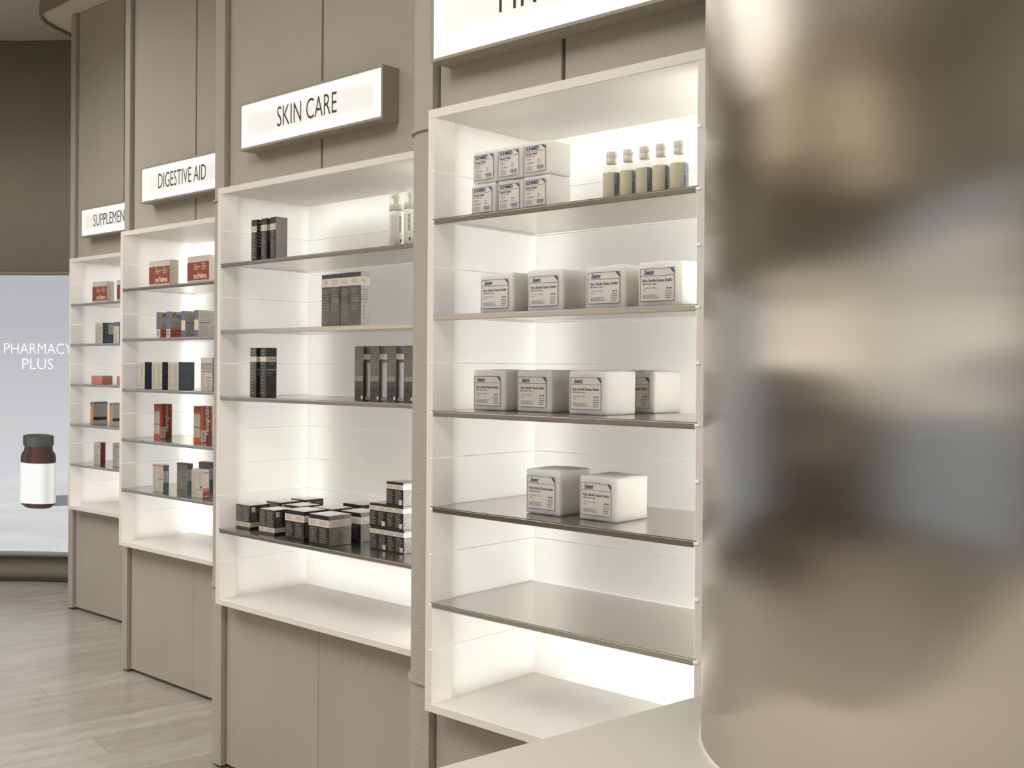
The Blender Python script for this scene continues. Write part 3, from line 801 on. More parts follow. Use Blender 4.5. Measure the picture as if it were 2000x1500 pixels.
def label_swabs(W, H):
    mb = MB(); f0 = lambda x, z: (x, -0.0009, z); f1 = lambda x, z: (x, -0.0013, z); f2 = lambda x, z: (x, -0.0016, z)
    x0, x1, z0, z1 = 0.055 * W, 0.86 * W, 0.12 * H, 0.84 * H; w = x1 - x0; h = z1 - z0
    rect(mb, f0, x0, x1, z0, z1, P_LABEL); outline(mb, f1, x0, x1, z0, z1, 0.0009, P_BLUE)
    zl = z1 - 0.225 * h; rect(mb, f1, x0, x1, zl - 0.0004, zl + 0.0004, P_BLUE)
    mb.quad([f1(x1 - 0.14 * w, z1), f1(x1, z1 - 0.19 * h), f1(x1, z1 - 0.10 * h), f1(x1 - 0.06 * w, z1)], P_BLUE)
    mb.text('Suami', f2, P_BLUE, 0.0118, x0 + 0.25 * w, zl + 0.07 * h, shear=0.35, bold=0.025, maxw=0.3 * w)
    rect(mb, f2, x0 + 0.11 * w, x0 + 0.41 * w, zl + 0.038 * h, zl + 0.052 * h, P_BLUE)
    mb.text('Non Sterile Gauze Swabs', f2, P_INK, 0.0092, x0 + 0.5 * w, z1 - 0.405 * h, bold=0.012, maxw=0.86 * w)
    mb.text('SIZE: 10cm X 10cm', f2, P_INK, 0.0052, x0 + 0.28 * w, z1 - 0.49 * h, bold=0.01, maxw=0.41 * w)
    mb.text('• Non Sterile, 100pcs', f2, P_GREYBLUE, 0.0046, x0 + 0.08 * w, z1 - 0.61 * h, align='LEFT', maxw=0.41 * w)
    mb.text('• 8ply', f2, P_GREYBLUE, 0.0046, x0 + 0.08 * w, z1 - 0.685 * h, align='LEFT')
    lines(mb, f1, x0 + 0.08 * w, x0 + 0.58 * w, z0 + 0.08 * h, z0 + 0.21 * h, 4, P_GREYBLUE, 0.4, 4)
    for i, xx in enumerate((0.78, 0.87)): rect(mb, f1, x0 + xx * w, x0 + (xx + 0.045) * w, z0 + 0.36 * h, z0 + 0.41 * h, P_INK)
    lines(mb, f1, x0 + 0.74 * w, x0 + 0.94 * w, z0 + 0.06 * h, z0 + 0.33 * h, 4, P_GREYBLUE, 0.35, 9, 0.2)
    return mb.mesh('label')


def label_gauze(W, H):
    mb = MB(); f0 = lambda x, z: (x, -0.0009, z); f1 = lambda x, z: (x, -0.0013, z); f2 = lambda x, z: (x, -0.0016, z)
    x0, x1, z0, z1 = 0.04 * W, 0.87 * W, 0.1 * H, 0.87 * H; w = x1 - x0; h = z1 - z0
    rect(mb, f0, x0, x1, z0, z1, P_LABEL); outline(mb, f1, x0, x1, z0, z1, 0.0008, P_BLUE)
    zl = z1 - 0.21 * h; rect(mb, f1, x0, x1, zl - 0.0003, zl + 0.0003, P_BLUE)
    mb.quad([f1(x1 - 0.2 * w, z1), f1(x1, z1 - 0.18 * h), f1(x1, z1 - 0.09 * h), f1(x1 - 0.1 * w, z1)], P_BLUE)
    mb.text('SUNMED', f2, P_BLUE, 0.0118, x0 + 0.38 * w, zl + 0.05 * h, bold=0.03, maxw=0.62 * w)
    mb.text('Gauze Swab', f2, P_INK, 0.0088, x0 + 0.33 * w, z1 - 0.335 * h, bold=0.012, maxw=0.54 * w)
    mb.text('Non Sterile Gauze', f2, P_INK, 0.0042, x0 + 0.28 * w, z1 - 0.41 * h, maxw=0.42 * w)
    lines(mb, f1, x0 + 0.08 * w, x0 + 0.45 * w, z1 - 0.54 * h, z1 - 0.45 * h, 2, P_GREYBLUE, 0.35, 2)
    mb.text('X ⊗ 100 | 2', f2, P_INK, 0.006, x0 + 0.28 * w, z1 - 0.68 * h, maxw=0.38 * w)
    lines(mb, f1, x0 + 0.62 * w, x0 + 0.8 * w, z1 - 0.7 * h, z1 - 0.52 * h, 3, P_GREYBLUE, 0.3, 5)
    lines(mb, f1, x0 + 0.08 * w, x0 + 0.5 * w, z0 + 0.05 * h, z0 + 0.26 * h, 5, P_GREYBLUE, 0.35, 6)
    bars(mb, f1, x0 + 0.6 * w, x0 + 0.93 * w, z0 + 0.1 * h, z0 + 0.24 * h, 14, P_BLUE); rect(mb, f1, x0 + 0.66 * w, x0 + 0.9 * w, z0 + 0.06 * h, z0 + 0.075 * h, P_GREYBLUE)
    return mb.mesh('label')


def mobj(name, me, parent, loc=(0, 0, 0)):
    o = bpy.data.objects.new(name, me); COL.objects.link(o); o.parent = parent; o.location = loc; return o


def place(o, k, u, v, z, rz=0.0):
    o.location = bay_pt(k, u, v, UZ + z); o.rotation_euler = (0, 0, bay_rot(k) + math.radians(rz))
    return o


WR = {}


def gauze(kind, k, u, v, z, seed, label, group, rz=0.0, dims=None):
    W, D, H = dims or ((0.114, 0.12, 0.108) if kind == 's' else (0.083, 0.083, 0.0825))
    key = (kind, W, D, H, seed % 4)
    if key not in WR: WR[key] = soft_box(W, D, H, seed % 4 + 1, 0.005 if kind == 's' else 0.0035, 0.0013 if kind == 's' else 0.0009)
    lk = (kind, W, H)
    if lk not in WR: WR[lk] = label_swabs(W, H) if kind == 's' else label_gauze(W, H)
    r = empty('gauze_pack'); tag(r, label, 'gauze pack', group)
    mobj('wrapper', WR[key], r); mobj('label', WR[lk], r)
    return place(r, k, u, v, z, rz)


Z1, Z2, Z3, Z4, Z5 = (SHZ[i] + 0.0006 for i in (1, 2, 3, 4, 5))
GA = 'small gauze swab packs on the top shelf'
for i, (u, nm) in enumerate(((0.122, 'left'), (0.211, 'middle'), (0.300, 'right'))):
    gauze('m', 'A', u, 0.04 + 0.003 * (i == 1), Z1, i, 'white SUNMED gauze pack at the %s of the bottom row on the top shelf' % nm, GA, rz=(0, 1.5, 0)[i])
for i, (u, nm) in enumerate(((0.126, 'left'), (0.212, 'middle'), (0.299, 'right'))):
    gauze('m', 'A', u, 0.041, Z1 + 0.0835, i + 3, 'white SUNMED gauze pack at the %s of the upper row, stacked on other packs' % nm, GA, rz=0)
GS = 'large gauze swab packs on the second shelf'
for i, (u, v, nm) in enumerate(((0.154, 0.04, 'leftmost large white gauze swab pack on the second shelf'), (0.315, 0.04, 'large white gauze swab pack second from left on the second shelf'),
                                (0.496, 0.042, 'large white gauze swab pack third from left on the second shelf'), (0.647, 0.04, 'rightmost large white gauze swab pack on the second shelf, beside the unit edge'))):
    gauze('s', 'A', u, v, Z2, i, nm, GS, rz=(0, 0, 1, 0)[i], dims=(0.114, 0.12, 0.101))
GS = 'large gauze swab packs on the third shelf'
for i, (u, v, nm) in enumerate(((0.058, 0.115, 'leftmost large gauze swab pack on the third shelf'), (0.209, 0.122, 'second from left large gauze swab pack on the third shelf'),
                                (0.399, 0.100, 'frontmost large gauze swab pack on the third shelf, overlapping the one behind'), (0.409, 0.285, 'large gauze swab pack at the back right of the third shelf, partly hidden'))):
    gauze('s', 'A', u, v, Z3, i + 1, nm, GS, dims=(0.1165, 0.118, 0.107))
GS = 'large gauze swab packs on the fourth shelf'
gauze('s', 'A', 0.280, 0.078, Z4, 2, 'left of the two gauze swab packs on the fourth shelf', GS, dims=(0.112, 0.119, 0.112))
gauze('s', 'A', 0.446, 0.085, Z4, 3, 'right of the two gauze swab packs on the fourth shelf, with a creased top', GS, dims=(0.112, 0.126, 0.106))


# gel bottles
def wrap_fn(r, a0):
    return lambda x, z: (r * math.cos(a0 + x / r), r * math.sin(a0 + x / r), z)


def gel_bottle():
    root = empty('gel_bottle')
    mb = MB(); mb.lathe([(0.018, 0.0005), (0.0205, 0.003), (0.0208, 0.02), (0.0208, 0.064), (0.019, 0.072), (0.0135, 0.079), (0.009, 0.082), (0.009, 0.088)], P_CLEAR, seg=40)
    bb = mb.build('bottle_body', root)
    mb = MB(); mb.lathe([(0.017, 0.002), (0.0192, 0.0045), (0.0195, 0.02), (0.0195, 0.062)], P_LIQ, seg=40); mb.build('gel_filling', root)
    mb = MB(); mb.lathe([(0.0118, 0.0835), (0.0125, 0.0845), (0.0125, 0.095), (0.0122, 0.0955), (0.0125, 0.096), (0.0125, 0.109), (0.0115, 0.1115)], P_WCAP, seg=32)
    mb.box(0.0118, 0.0138, -0.002, 0.002, 0.1005, 0.1035, P_WCAP); mb.build('flip_cap', root)
    mb = MB(); r = 0.0212; a0 = math.radians(-46); L = math.radians(80) * r; fn = wrap_fn(r, a0); n = 14
    for i in range(n): rect(mb, fn, L * i / n, L * (i + 1) / n, 0.006, 0.062, P_BGREY)
    f2 = wrap_fn(r + 0.0003, a0)
    lines(mb, f2, 0.012, 0.026, 0.012, 0.058, 14, P_DARK, 0.45, 3); bars(mb, f2, 0.005, 0.009, 0.01, 0.034, 16, P_BAR, False)
    rect(mb, f2, 0, 0.0035, 0.006, 0.062, P_BWHITE)
    mb.build('label', bb, recalc=False)
    return root


gb = gel_bottle()
NM = ['leftmost', 'second from left', 'middle', 'second from right', 'rightmost']
for i, (u, v) in enumerate(((0.563, 0.05), (0.6095, 0.052), (0.656, 0.05), (0.7005, 0.05), (0.7477, 0.05))):
    o = gb if i == 0 else copy_thing(gb)
    place(o, 'A', u, v, Z1, (0, 3, -3, 4, 8)[i]); tag(o, '%s of five clear gel bottles with white flip caps' % NM[i], 'bottle', 'gel bottles on the top shelf')


def foam_bottle():
    root = empty('foam_pump_bottle')
    mb = MB(); mb.lathe([(0.021, 0.0005), (0.0235, 0.004), (0.0235, 0.108), (0.0225, 0.114), (0.0215, 0.118)], P_MILK, seg=40); bb = mb.build('bottle_body', root)
    mb = MB(); mb.lathe([(0.023, 0.1185), (0.024, 0.120), (0.024, 0.136), (0.0225, 0.138)], mat('pump_collar_plastic', (206, 200, 188), 0.45), seg=40); mb.build('collar', root)
    mb = MB(); mb.lathe([(0.010, 0.138), (0.010, 0.160), (0.013, 0.162), (0.013, 0.174), (0.011, 0.177)], P_WCAP, seg=28); mb.box(-0.02, 0, -0.005, 0.005, 0.163, 0.171, P_WCAP); mb.build('pump_head', root)
    mb = MB(); mb.lathe([(0.0225, 0.139), (0.0222, 0.178), (0.020, 0.184), (0.015, 0.186)], P_CLEAR, seg=40); mb.build('clear_overcap', root)
    mb = MB(); r = 0.0239; a0 = math.radians(-110); fn = wrap_fn(r, a0)
    lines(mb, fn, 0.004, 0.034, 0.012, 0.104, 26, P_BANDINK, 0.3, 5); rect(mb, wrap_fn(r, a0), 0.036, 0.046, 0.045, 0.104, P_BAND)
    bars(mb, wrap_fn(r + 0.0003, a0), 0.039, 0.044, 0.05, 0.1, 16, P_BAR, False); rect(mb, fn, 0.041, 0.046, 0.016, 0.026, P_DARK)
    bars(mb, fn, 0.022, 0.036, 0.006, 0.012, 12, P_BANDINK)
    mb.build('label', bb, recalc=False)
    return root


fb = foam_bottle()
place(fb, 'B', 0.95, 0.062, Z1, 0); tag(fb, 'white foam pump bottle standing fully in view on the top shelf', 'bottle', 'foam pump bottles')
fb2 = copy_thing(fb); place(fb2, 'B', 1.022, 0.062, Z1, -50); tag(fb2, 'white foam pump bottle half hidden behind the rough plaster column', 'bottle', 'foam pump bottles')


# black cartons: carton mesh is the thing, the paper band its part
def carton(name, W, D, H, mats, label, cat, group, prints=None, parts=None, bev=0.0006):
    """mats: front, right, top, rest"""
    mb = MB(); mb.box(0, W, 0, D, 0, H, mats[3], bev, 1)
    bmesh.ops.recalc_face_normals(mb.bm, faces=mb.bm.faces)
    idx = [mb.mi(m) for m in mats]
    for f in mb.bm.faces:
        n = f.normal
        if n.y < -0.9: f.material_index = idx[0]
        elif n.x > 0.9: f.material_index = idx[1]
        elif n.z > 0.9: f.material_index = idx[2]
    fn = F(W, D, H)
    if prints: prints(mb, fn)
    me = mb.mesh(name)
    o = bpy.data.objects.new(name, me); COL.objects.link(o); tag(o, label, cat, group)
    for pn, pf in (parts or {}).items():
        mb = MB(); pf(mb, fn); mobj(pn, mb.mesh(pn), o)
    return o


def band_part(W, D, z0, z1, right=True, front=True, ink=True, text=None):
    def f(mb, fn):
        a = shift(fn['front'], 0.0004); c = shift(fn['right'], 0.0004); a2 = shift(fn['front'], 0.0007); c2 = shift(fn['right'], 0.0007)
        if front: rect(mb, a, -0.0008, W + 0.0008, z0, z1, P_BAND)
        if right: rect(mb, c, -0.0008, D, z0, z1, P_BAND)
        if ink and front:
            lines(mb, a2, 0.06 * W, 0.46 * W, z0 + 0.2 * (z1 - z0), z1 - 0.15 * (z1 - z0), 4, P_BANDINK, 0.45, 5); lines(mb, a2, 0.54 * W, 0.94 * W, z0 + 0.2 * (z1 - z0), z1 - 0.15 * (z1 - z0), 4, P_BANDINK, 0.45, 8)
        if ink and right and not text: lines(mb, c2, 0.1 * D, 0.8 * D, z0 + 0.2 * (z1 - z0), z1 - 0.15 * (z1 - z0), 3, P_BANDINK, 0.4, 7)
        if text: mb.text(text, c2, P_DARK, 0.0075, D * 0.5, z0 + 0.35 * (z1 - z0), maxw=0.78 * D, bold=0.01)
    return f


BC = 'tall black cartons on the top shelf'
for i, (u, nm) in enumerate(((0.179, 'leftmost tall slim black carton on the top shelf'), (0.241, 'middle tall slim black carton on the top shelf, banded on two sides'), (0.298, 'rightmost tall slim black carton on the top shelf, grey wrapped side'))):
    W, D, H = 0.035, 0.05, 0.154

    def pr(mb, fn, i=i):
        lines(mb, fn['front'], 0.004, 0.028, 0.01, 0.105, 16, P_BTXT, 0.45, 11 + i)
        lines(mb, fn['right'], 0.004, 0.045, 0.05 if i != 1 else 0.07, 0.148, 18 if i == 2 else 8, P_BTXT if i != 2 else P_BANDINK, 0.35, 3 + i)
    c = carton('black_carton', W, D, H, (P_CELLO, P_CELLO2 if i == 2 else P_BLACK, P_BLACK, P_BLACK), nm, 'carton', BC, pr,
               {'paper_band': band_part(W, D, 0.108, 0.130, right=(i == 1), ink=True)})
    place(c, 'B', u, 0.03, Z1, (0, 1, -1)[i])
for i, (u, nm) in enumerate(((0.602, 'left of the two wide black cartons on the second shelf'), (0.705, 'right of the two wide black cartons on the second shelf, barcode on its side'))):
    W, D, H = (0.1, 0.035, 0.178) if i == 0 else (0.106, 0.036, 0.179)

    def pr(mb, fn, i=i, W=W, D=D):
        lines(mb, fn['front'], 0.004, W * 0.46, 0.01, 0.128, 22, P_BTXT, 0.42, 21 + i); lines(mb, fn['front'], W * 0.54, W * 0.96, 0.05, 0.128, 15, P_BTXT, 0.42, 25 + i)
        rect(mb, fn['front'], W * 0.54, W * 0.94, 0.078, 0.094, P_CELLO2)
        lines(mb, fn['right'], 0.004, D * 0.9, 0.075, 0.125, 6, P_BTXT, 0.35, 4)
        rect(mb, fn['right'], 0.004, 0.031, 0.03, 0.082, P_BWHITE); bars(mb, shift(fn['right'], 0.0003), 0.009, 0.019, 0.034, 0.078, 22, P_BAR, False); lines(mb, shift(fn['right'], 0.0003), 0.022, 0.029, 0.034, 0.078, 9, P_BAR, 0.3, 2)
    c = carton('black_carton', W, D, H, (P_CELLO, P_CELLO2, P_BLACK, P_BLACK), nm, 'carton', 'wide black cartons on the second shelf', pr, {'paper_band': band_part(W, D, 0.135, 0.163)})
    place(c, 'B', u, 0.03, Z2)
for i, (u, v, nm) in enumerate(((0.200, 0.014, 'left of the paired slim black cartons on the third shelf'), (0.244, 0.026, 'right of the paired slim black cartons on the third shelf, front lettering'))):
    W, D, H = 0.038, 0.047, 0.181

    def pr(mb, fn, D=D):
        lines(mb, fn['front'], 0.005, 0.03, 0.01, 0.176, 14, P_CELLO2, 0.5, 31)
        g = fn['right']
        mb.text('HYDRA-FILLER', g, P_BWHITE, 0.006, D * 0.48, 0.099, bold=0.03, maxw=0.86 * D)
        lines(mb, g, 0.004, 0.028, 0.078, 0.093, 3, P_BTXT, 0.3, 4, 0.2); lines(mb, g, 0.012, 0.036, 0.121, 0.126, 1, P_BTXT, 0.6, 4, 0.2)
        rect(mb, g, 0.003, D - 0.003, 0.0125, 0.0132, P_BTXT); mb.text('50ml', g, P_BTXT, 0.005, 0.009, 0.0155, maxw=0.012)
    c = carton('black_carton', W, D, H, (P_CELLO, P_BLACK, P_BLACK, P_BLACK), nm, 'carton', 'paired slim black cartons on the third shelf', pr,
               {'paper_band': band_part(W, D - 0.003, 0.130, 0.149, ink=False, text='FILORGA')})
    place(c, 'B', u, v, Z3, (1, -1)[i])
for i, u in enumerate((0.757, 0.837, 0.921, 1.003)):
    W, D, H = 0.046, 0.046, 0.182
    nm = ['leftmost glossy black carton in the row of four by the column, with a bluish reflection', 'second from left glossy black carton in the row of four by the column', 'third glossy black carton in the row of four by the column', 'last glossy black carton of the row of four, cut off by the column'][i]

    def pr(mb, fn, i=i):
        f = fn['front']; lines(mb, f, 0.004, 0.042, 0.085, 0.145, 8, P_BTXT, 0.25, 41 + i, 0.5); rect(mb, f, 0.003, 0.043, 0.066, 0.083, P_CELLO2); rect(mb, shift(f, 0.0002), 0.034, 0.043, 0.006, 0.017, P_BWHITE)
        rect(mb, fn['right'], 0.012, 0.034, 0.003, 0.128, P_CELLO2); rect(mb, shift(fn['right'], 0.0003), 0.006, 0.036, 0.004, 0.013, P_BANDINK)
    c = carton('black_carton', W, D, H, (P_CELLO, P_BLACK, P_BLACK, P_BLACK), nm, 'carton', 'glossy black cartons in a row by the column', pr, {'paper_band': band_part(W, D, 0.138, 0.156, front=False, ink=False)})
    place(c, 'B', u, 0.05, Z3, (0, 0.6, -0.6, 0)[i])


def cube(W, D, H, u, v, z, nm, flip=False, wrapped=False, top=P_BTOP, sq=False, grp='black cube cartons on the lowest used shelf', rz=0, seed=0, band=(0.62, 0.86)):
    def pr(mb, fn):
        z0, z1 = (0.32 * H, 0.94 * H) if flip else (0.08 * H, (band[0] - 0.04) * H)
        for q in ('front', 'right'):
            L = W if q == 'front' else D
            lines(mb, fn[q], 0.05 * L, 0.44 * L, z0, z1, 9, P_BTXT, 0.42, seed + 51); lines(mb, fn[q], 0.54 * L, 0.94 * L, z0, z1, 9, P_BTXT, 0.42, seed + 57)
        if flip: rect(mb, shift(fn['right'], 0.0003), 0.06 * D, 0.26 * D, 0.72 * H, 0.93 * H, P_BWHITE)
        if sq: rect(mb, shift(fn['front'], 0.0003), 0.76 * W, 0.95 * W, 0.06 * H, 0.26 * H, P_BWHITE)
        t = shift(fn['top'], 0.0002)
        rect(mb, t, 0.1 * W, 0.9 * W, 0.1 * D, 0.9 * D, top)
        if wrapped:
            g = shift(fn['right'], 0.0006)
            for (a, b_, c_, d_) in ((0.02, 0.02, 0.5, 0.55), (0.98, 0.98, 0.5, 0.5), (0.02, 0.98, 0.45, 0.6), (0.98, 0.3, 0.55, 0.5)):
                p0 = Vector(g(a * D, b_ * H)); p1 = Vector(g(c_ * D, d_ * H)); dr = (p1 - p0).normalized(); nn = Vector((1, 0, 0)).cross(dr) * 0.0004
                mb.quad([p0 - nn, p1 - nn, p1 + nn, p0 + nn], P_BTOP)
    b0, b1 = (0.1 * H, 0.29 * H) if flip else (band[0] * H, band[1] * H)
    c = carton('black_carton', W, D, H, (P_CELLO if flip else P_BLACK, P_CELLO2 if wrapped else P_BLACK, top, P_BLACK), nm, 'carton', grp, pr, {'paper_band': band_part(W, D, b0, b1)})
    return place(c, 'B', u, v, z, rz)


cube(0.093, 0.088, 0.09, 0.043, 0.061, Z5, 'leftmost black cube carton on the shelf edge, cream band near its base', True, seed=1)
cube(0.094, 0.086, 0.09, 0.222, 0.043, Z5, 'second black cube carton along the shelf edge, cream band near its base', True, seed=2)
cube(0.111, 0.098, 0.102, 0.382, 0.043, Z5, 'third black cube carton along the shelf edge, cream band near its top', seed=3)
cube(0.112, 0.097, 0.104, 0.547, 0.023, Z5, 'frontmost black cube carton in crinkled clear film', wrapped=True, seed=4)
cube(0.093, 0.088, 0.09, 0.050, 0.194, Z5, 'black cube carton behind the leftmost one', True, seed=5)
cube(0.093, 0.088, 0.09, 0.047, 0.312, Z5, 'rearmost black cube carton in the back left corner', True, seed=6)
cube(0.100, 0.09, 0.09, 0.187, 0.179, Z5, 'black cube carton with bright top in the middle of the group', True, seed=7)
cube(0.112, 0.097, 0.102, 0.400, 0.150, Z5, 'black cube carton behind the third one along the shelf edge', seed=8)
cube(0.112, 0.097, 0.102, 0.549, 0.160, Z5, 'black cube carton between the film-wrapped one and the small stack', wrapped=True, seed=9)
cube(0.112, 0.097, 0.102, 0.382, 0.305, Z5, 'black cube carton at the back right of the group, only its top showing', seed=10)
SG = 'small black cartons stacked by the column'
for (u, r_, nm) in ((0.779, 0, 'bottom left small black carton of the stack'), (0.8652, 0, 'bottom right small black carton of the stack'), (0.775, 1, 'middle row left small black carton of the stack'), (0.8612, 1, 'middle row right small black carton of the stack'), (0.860, 2, 'topmost small black carton alone on the stack')):
    cube(0.0835, 0.08, 0.0775, u, 0.104, Z5 + 0.0778 * r_, nm, top=P_CELLO2, sq=True, wrapped=True, grp=SG, seed=11 + r_, band=(0.70, 0.90))


# medicine cartons, third and fourth displays
def med(W, D, H, mats, nm, grp, pr, k, u, v, z, rz=0): return place(carton('medicine_carton', W, D, H, mats, nm, 'carton', grp, pr), k, u, v, z, rz)


def tot(W, D, H):
    def pr(mb, fn):
        f = fn['front']; g = shift(f, 0.0004)
        rect(mb, f, 0, W, 0.11 * H, 0.77 * H, P_RED)
        mb.text("tot'héma", g, P_CREAM, 0.034, 0.6 * W, 0.17 * H, bold=0.03, maxw=0.6 * W)
        for x, t in ((0.33, ('Fer', 'Manganèse', 'Cuivre')), (0.68, ('Ferro', 'Mangaan', 'Koper'))):
            for j, s in enumerate(t): mb.text(s, g, P_CREAM, 0.0115, x * W, (0.66 - 0.085 * j) * H, align='LEFT', bold=0.015)
        lines(mb, fn['right'], 0.3 * D, 0.5 * D, 0.35 * H, 0.75 * H, 6, P_BGINK, 0.3, 3)
    return pr


for (k, u, W, H, nm) in (('C', 0.226, 0.190, 0.125, 'left red and cream box on the top shelf of the digestive aid display'), ('C', 0.573, 0.182, 0.126, 'right red and cream box on the top shelf of the digestive aid display'),
                         ('D', 0.239, 0.179, 0.129, 'red and cream box fully visible on the top shelf of the farthest display'), ('D', 0.535, 0.179, 0.128, 'sliver of a red and cream box at the column on the farthest top shelf')):
    med(W, 0.047, H, (P_BEIGE, P_BEIGE2, P_BEIGE, P_BEIGE), nm, 'red and cream boxes', tot(W, 0.047, H), k, u, 0.03, Z1)

for i, (u, nm) in enumerate(((0.298, 'leftmost slim vitamin box with script lettering and barcode'), (0.388, 'second slim vitamin box with script lettering and barcode'), (0.521, 'third slim vitamin box, blue and orange spine'), (0.634, 'rightmost slim vitamin box, blue and orange spine, broad beige side'))):
    W, D, H = 0.035, 0.117, 0.124

    def pr(mb, fn, i=i, W=W, D=D, H=H):
        f = fn['front']; g = fn['right']; g2 = shift(g, 0.0003)
        if i < 2:
            rect(mb, f, 0, W, 0.33 * H, H, P_SLATE); bars(mb, f, 0.008, 0.027, 0.03, 0.036, 5, P_BAR); bars(mb, f, 0.008, 0.027, 0.008, 0.03, 9, P_BAR, False)
            mb.text('Pregna', g2, P_NAVY, 0.036, 0.008, 0.76 * H, align='LEFT', shear=0.3, maxw=0.09); mb.text('care', g2, P_ORANGE, 0.016, 0.072, 0.66 * H, align='LEFT', shear=0.2)
            rect(mb, g, 0, D, 0.0, 0.36 * H, P_ROSE); lines(mb, g2, 0.006, D * 0.9, 0.38 * H, 0.62 * H, 5, P_BGINK, 0.4, 6); lines(mb, g2, 0.006, D * 0.8, 0.05 * H, 0.32 * H, 5, P_RED, 0.35, 8)
        else:
            rect(mb, f, 0, W, 0.68 * H, H, P_SLATE); rect(mb, f, 0, W, 0.64 * H, 0.68 * H, P_ORANGE); rect(mb, f, 0, W, 0, 0.26 * H, P_SLATE)
            rect(mb, g, 0.004, D * 0.55, 0.52 * H, 0.555 * H, P_NAVY); lines(mb, g, 0.006, D * 0.55, 0.05 * H, 0.48 * H, 12, P_BGINK, 0.4, 6); lines(mb, g, 0.006, D * 0.9, 0.6 * H, 0.92 * H, 7, P_BGINK, 0.35, 9)
            rect(mb, g, D * 0.6, D * 0.95, 0.36 * H, 0.385 * H, P_SLATE); lines(mb, g, D * 0.6, D * 0.95, 0.05 * H, 0.33 * H, 8, P_BGINK, 0.35, 2)
    med(W, D, H, (P_BEIGE2, P_BEIGE, P_SLATE if i < 2 else P_BEIGE, P_BEIGE), nm, 'slim vitamin boxes on the second shelf', pr, 'C', u, 0.03, Z2, 0)


def leaf(W, D, H, rightink=P_NAVYT, seed=0):
    def pr(mb, fn):
        lines(mb, fn['front'], 0.06 * W, 0.46 * W, 0.08 * H, 0.92 * H, 20, P_BGINK, 0.4, seed); lines(mb, fn['front'], 0.52 * W, 0.94 * W, 0.08 * H, 0.92 * H, 20, P_BGINK, 0.4, seed + 1)
        if rightink: lines(mb, fn['right'], 0.1 * D, 0.9 * D, 0.55 * H, 0.93 * H, 8, rightink, 0.3, seed + 2); lines(mb, fn['right'], 0.1 * D, 0.9 * D, 0.06 * H, 0.45 * H, 8, rightink, 0.3, seed + 3)
    return pr


for i, (u, nm) in enumerate(((0.095, 'leftmost beige and navy box in the row of three'), (0.257, 'middle beige and navy box in the row of three'), (0.406, 'right beige and navy box in the row of three, navy side in full view'))):
    med(0.096, 0.084, 0.133, (P_BEIGE, P_NAVY, P_NAVY, P_NAVY), nm, 'beige and navy boxes on the third shelf', leaf(0.096, 0.084, 0.133, seed=70 + i), 'C', u, 0.03, Z3)


def pr(mb, fn, W=0.096, H=0.153):
    f = fn['front']; rect(mb, f, 0.04 * W, 0.95 * W, 0.8 * H, 0.82 * H, P_NAVY); rect(mb, f, 0.04 * W, 0.95 * W, 0.62 * H, 0.79 * H, P_BGINK); rect(mb, f, 0.04 * W, 0.95 * W, 0.56 * H, 0.585 * H, P_NAVY)
    rect(mb, f, 0.5 * W, 0.92 * W, 0.4 * H, 0.42 * H, P_NAVY); lines(mb, f, 0.5 * W, 0.95 * W, 0.04 * H, 0.37 * H, 10, P_BGINK, 0.4, 3); lines(mb, f, 0.05 * W, 0.42 * W, 0.04 * H, 0.52 * H, 14, P_AMBER, 0.25, 4)


med(0.096, 0.09, 0.153, (P_BEIGE, P_NAVY, P_BEIGE, P_BEIGE), 'taller beige box with dark bars standing alone beside the column', 'beige and navy boxes on the third shelf', pr, 'C', 0.692, 0.03, Z3)


def fero(mb, fn, W=0.065, D=0.062, H=0.173):
    f = fn['front']; g = fn['right']; f2 = shift(f, 0.0003); g2 = shift(g, 0.0003); g3 = shift(g, 0.0006)
    rect(mb, f, 0.04 * W, 0.84 * W, 0.44 * H, 0.79 * H, P_BEIGE); rect(mb, f, 0.04 * W, 0.84 * W, 0.14 * H, 0.4 * H, P_BEIGE)
    lines(mb, f2, 0.1 * W, 0.78 * W, 0.45 * H, 0.78 * H, 14, P_BGINK, 0.3, 2); lines(mb, f2, 0.1 * W, 0.78 * W, 0.15 * H, 0.39 * H, 10, P_BGINK, 0.3, 3)
    rect(mb, f, 0.45 * W, 0.8 * W, 0.92 * H, 0.985 * H, P_SLATE)
    rect(mb, g, 0, 0.2 * D, 0, H, P_ORANGE); rect(mb, g, 0.84 * D, D, 0.3 * H, 0.85 * H, P_ORANGE)
    vf = lambda x, z: g2(0.66 * D - z, x)
    mb.text('Feroglobin', vf, P_CREAM, 0.029, 0.2 * H, 0, align='LEFT', shear=0.12, bold=0.015, maxw=0.78 * H)
    mb.text('B12', lambda x, z: g2(0.95 * D - z, x), P_CREAM, 0.016, 0.84 * H, 0.0, align='LEFT', maxw=0.13 * H)
    rect(mb, g2, -0.001, 0.42 * D, 0.02 * H, 0.34 * H, P_BWHITE); bars(mb, g3, 0.1 * D, 0.26 * D, 0.05 * H, 0.31 * H, 16, P_BAR, False)


for (u, v, nm) in ((0.138, 0.111, 'left tall red iron tonic box with vertical lettering'), (0.525, 0.097, 'right tall red iron tonic box with vertical lettering, by the column')):
    med(0.065, 0.062, 0.173, (P_ORANGE, P_MAROON, P_RED, P_RED), nm, 'tall red boxes on the fourth shelf', fero, 'C', u, v, Z4)


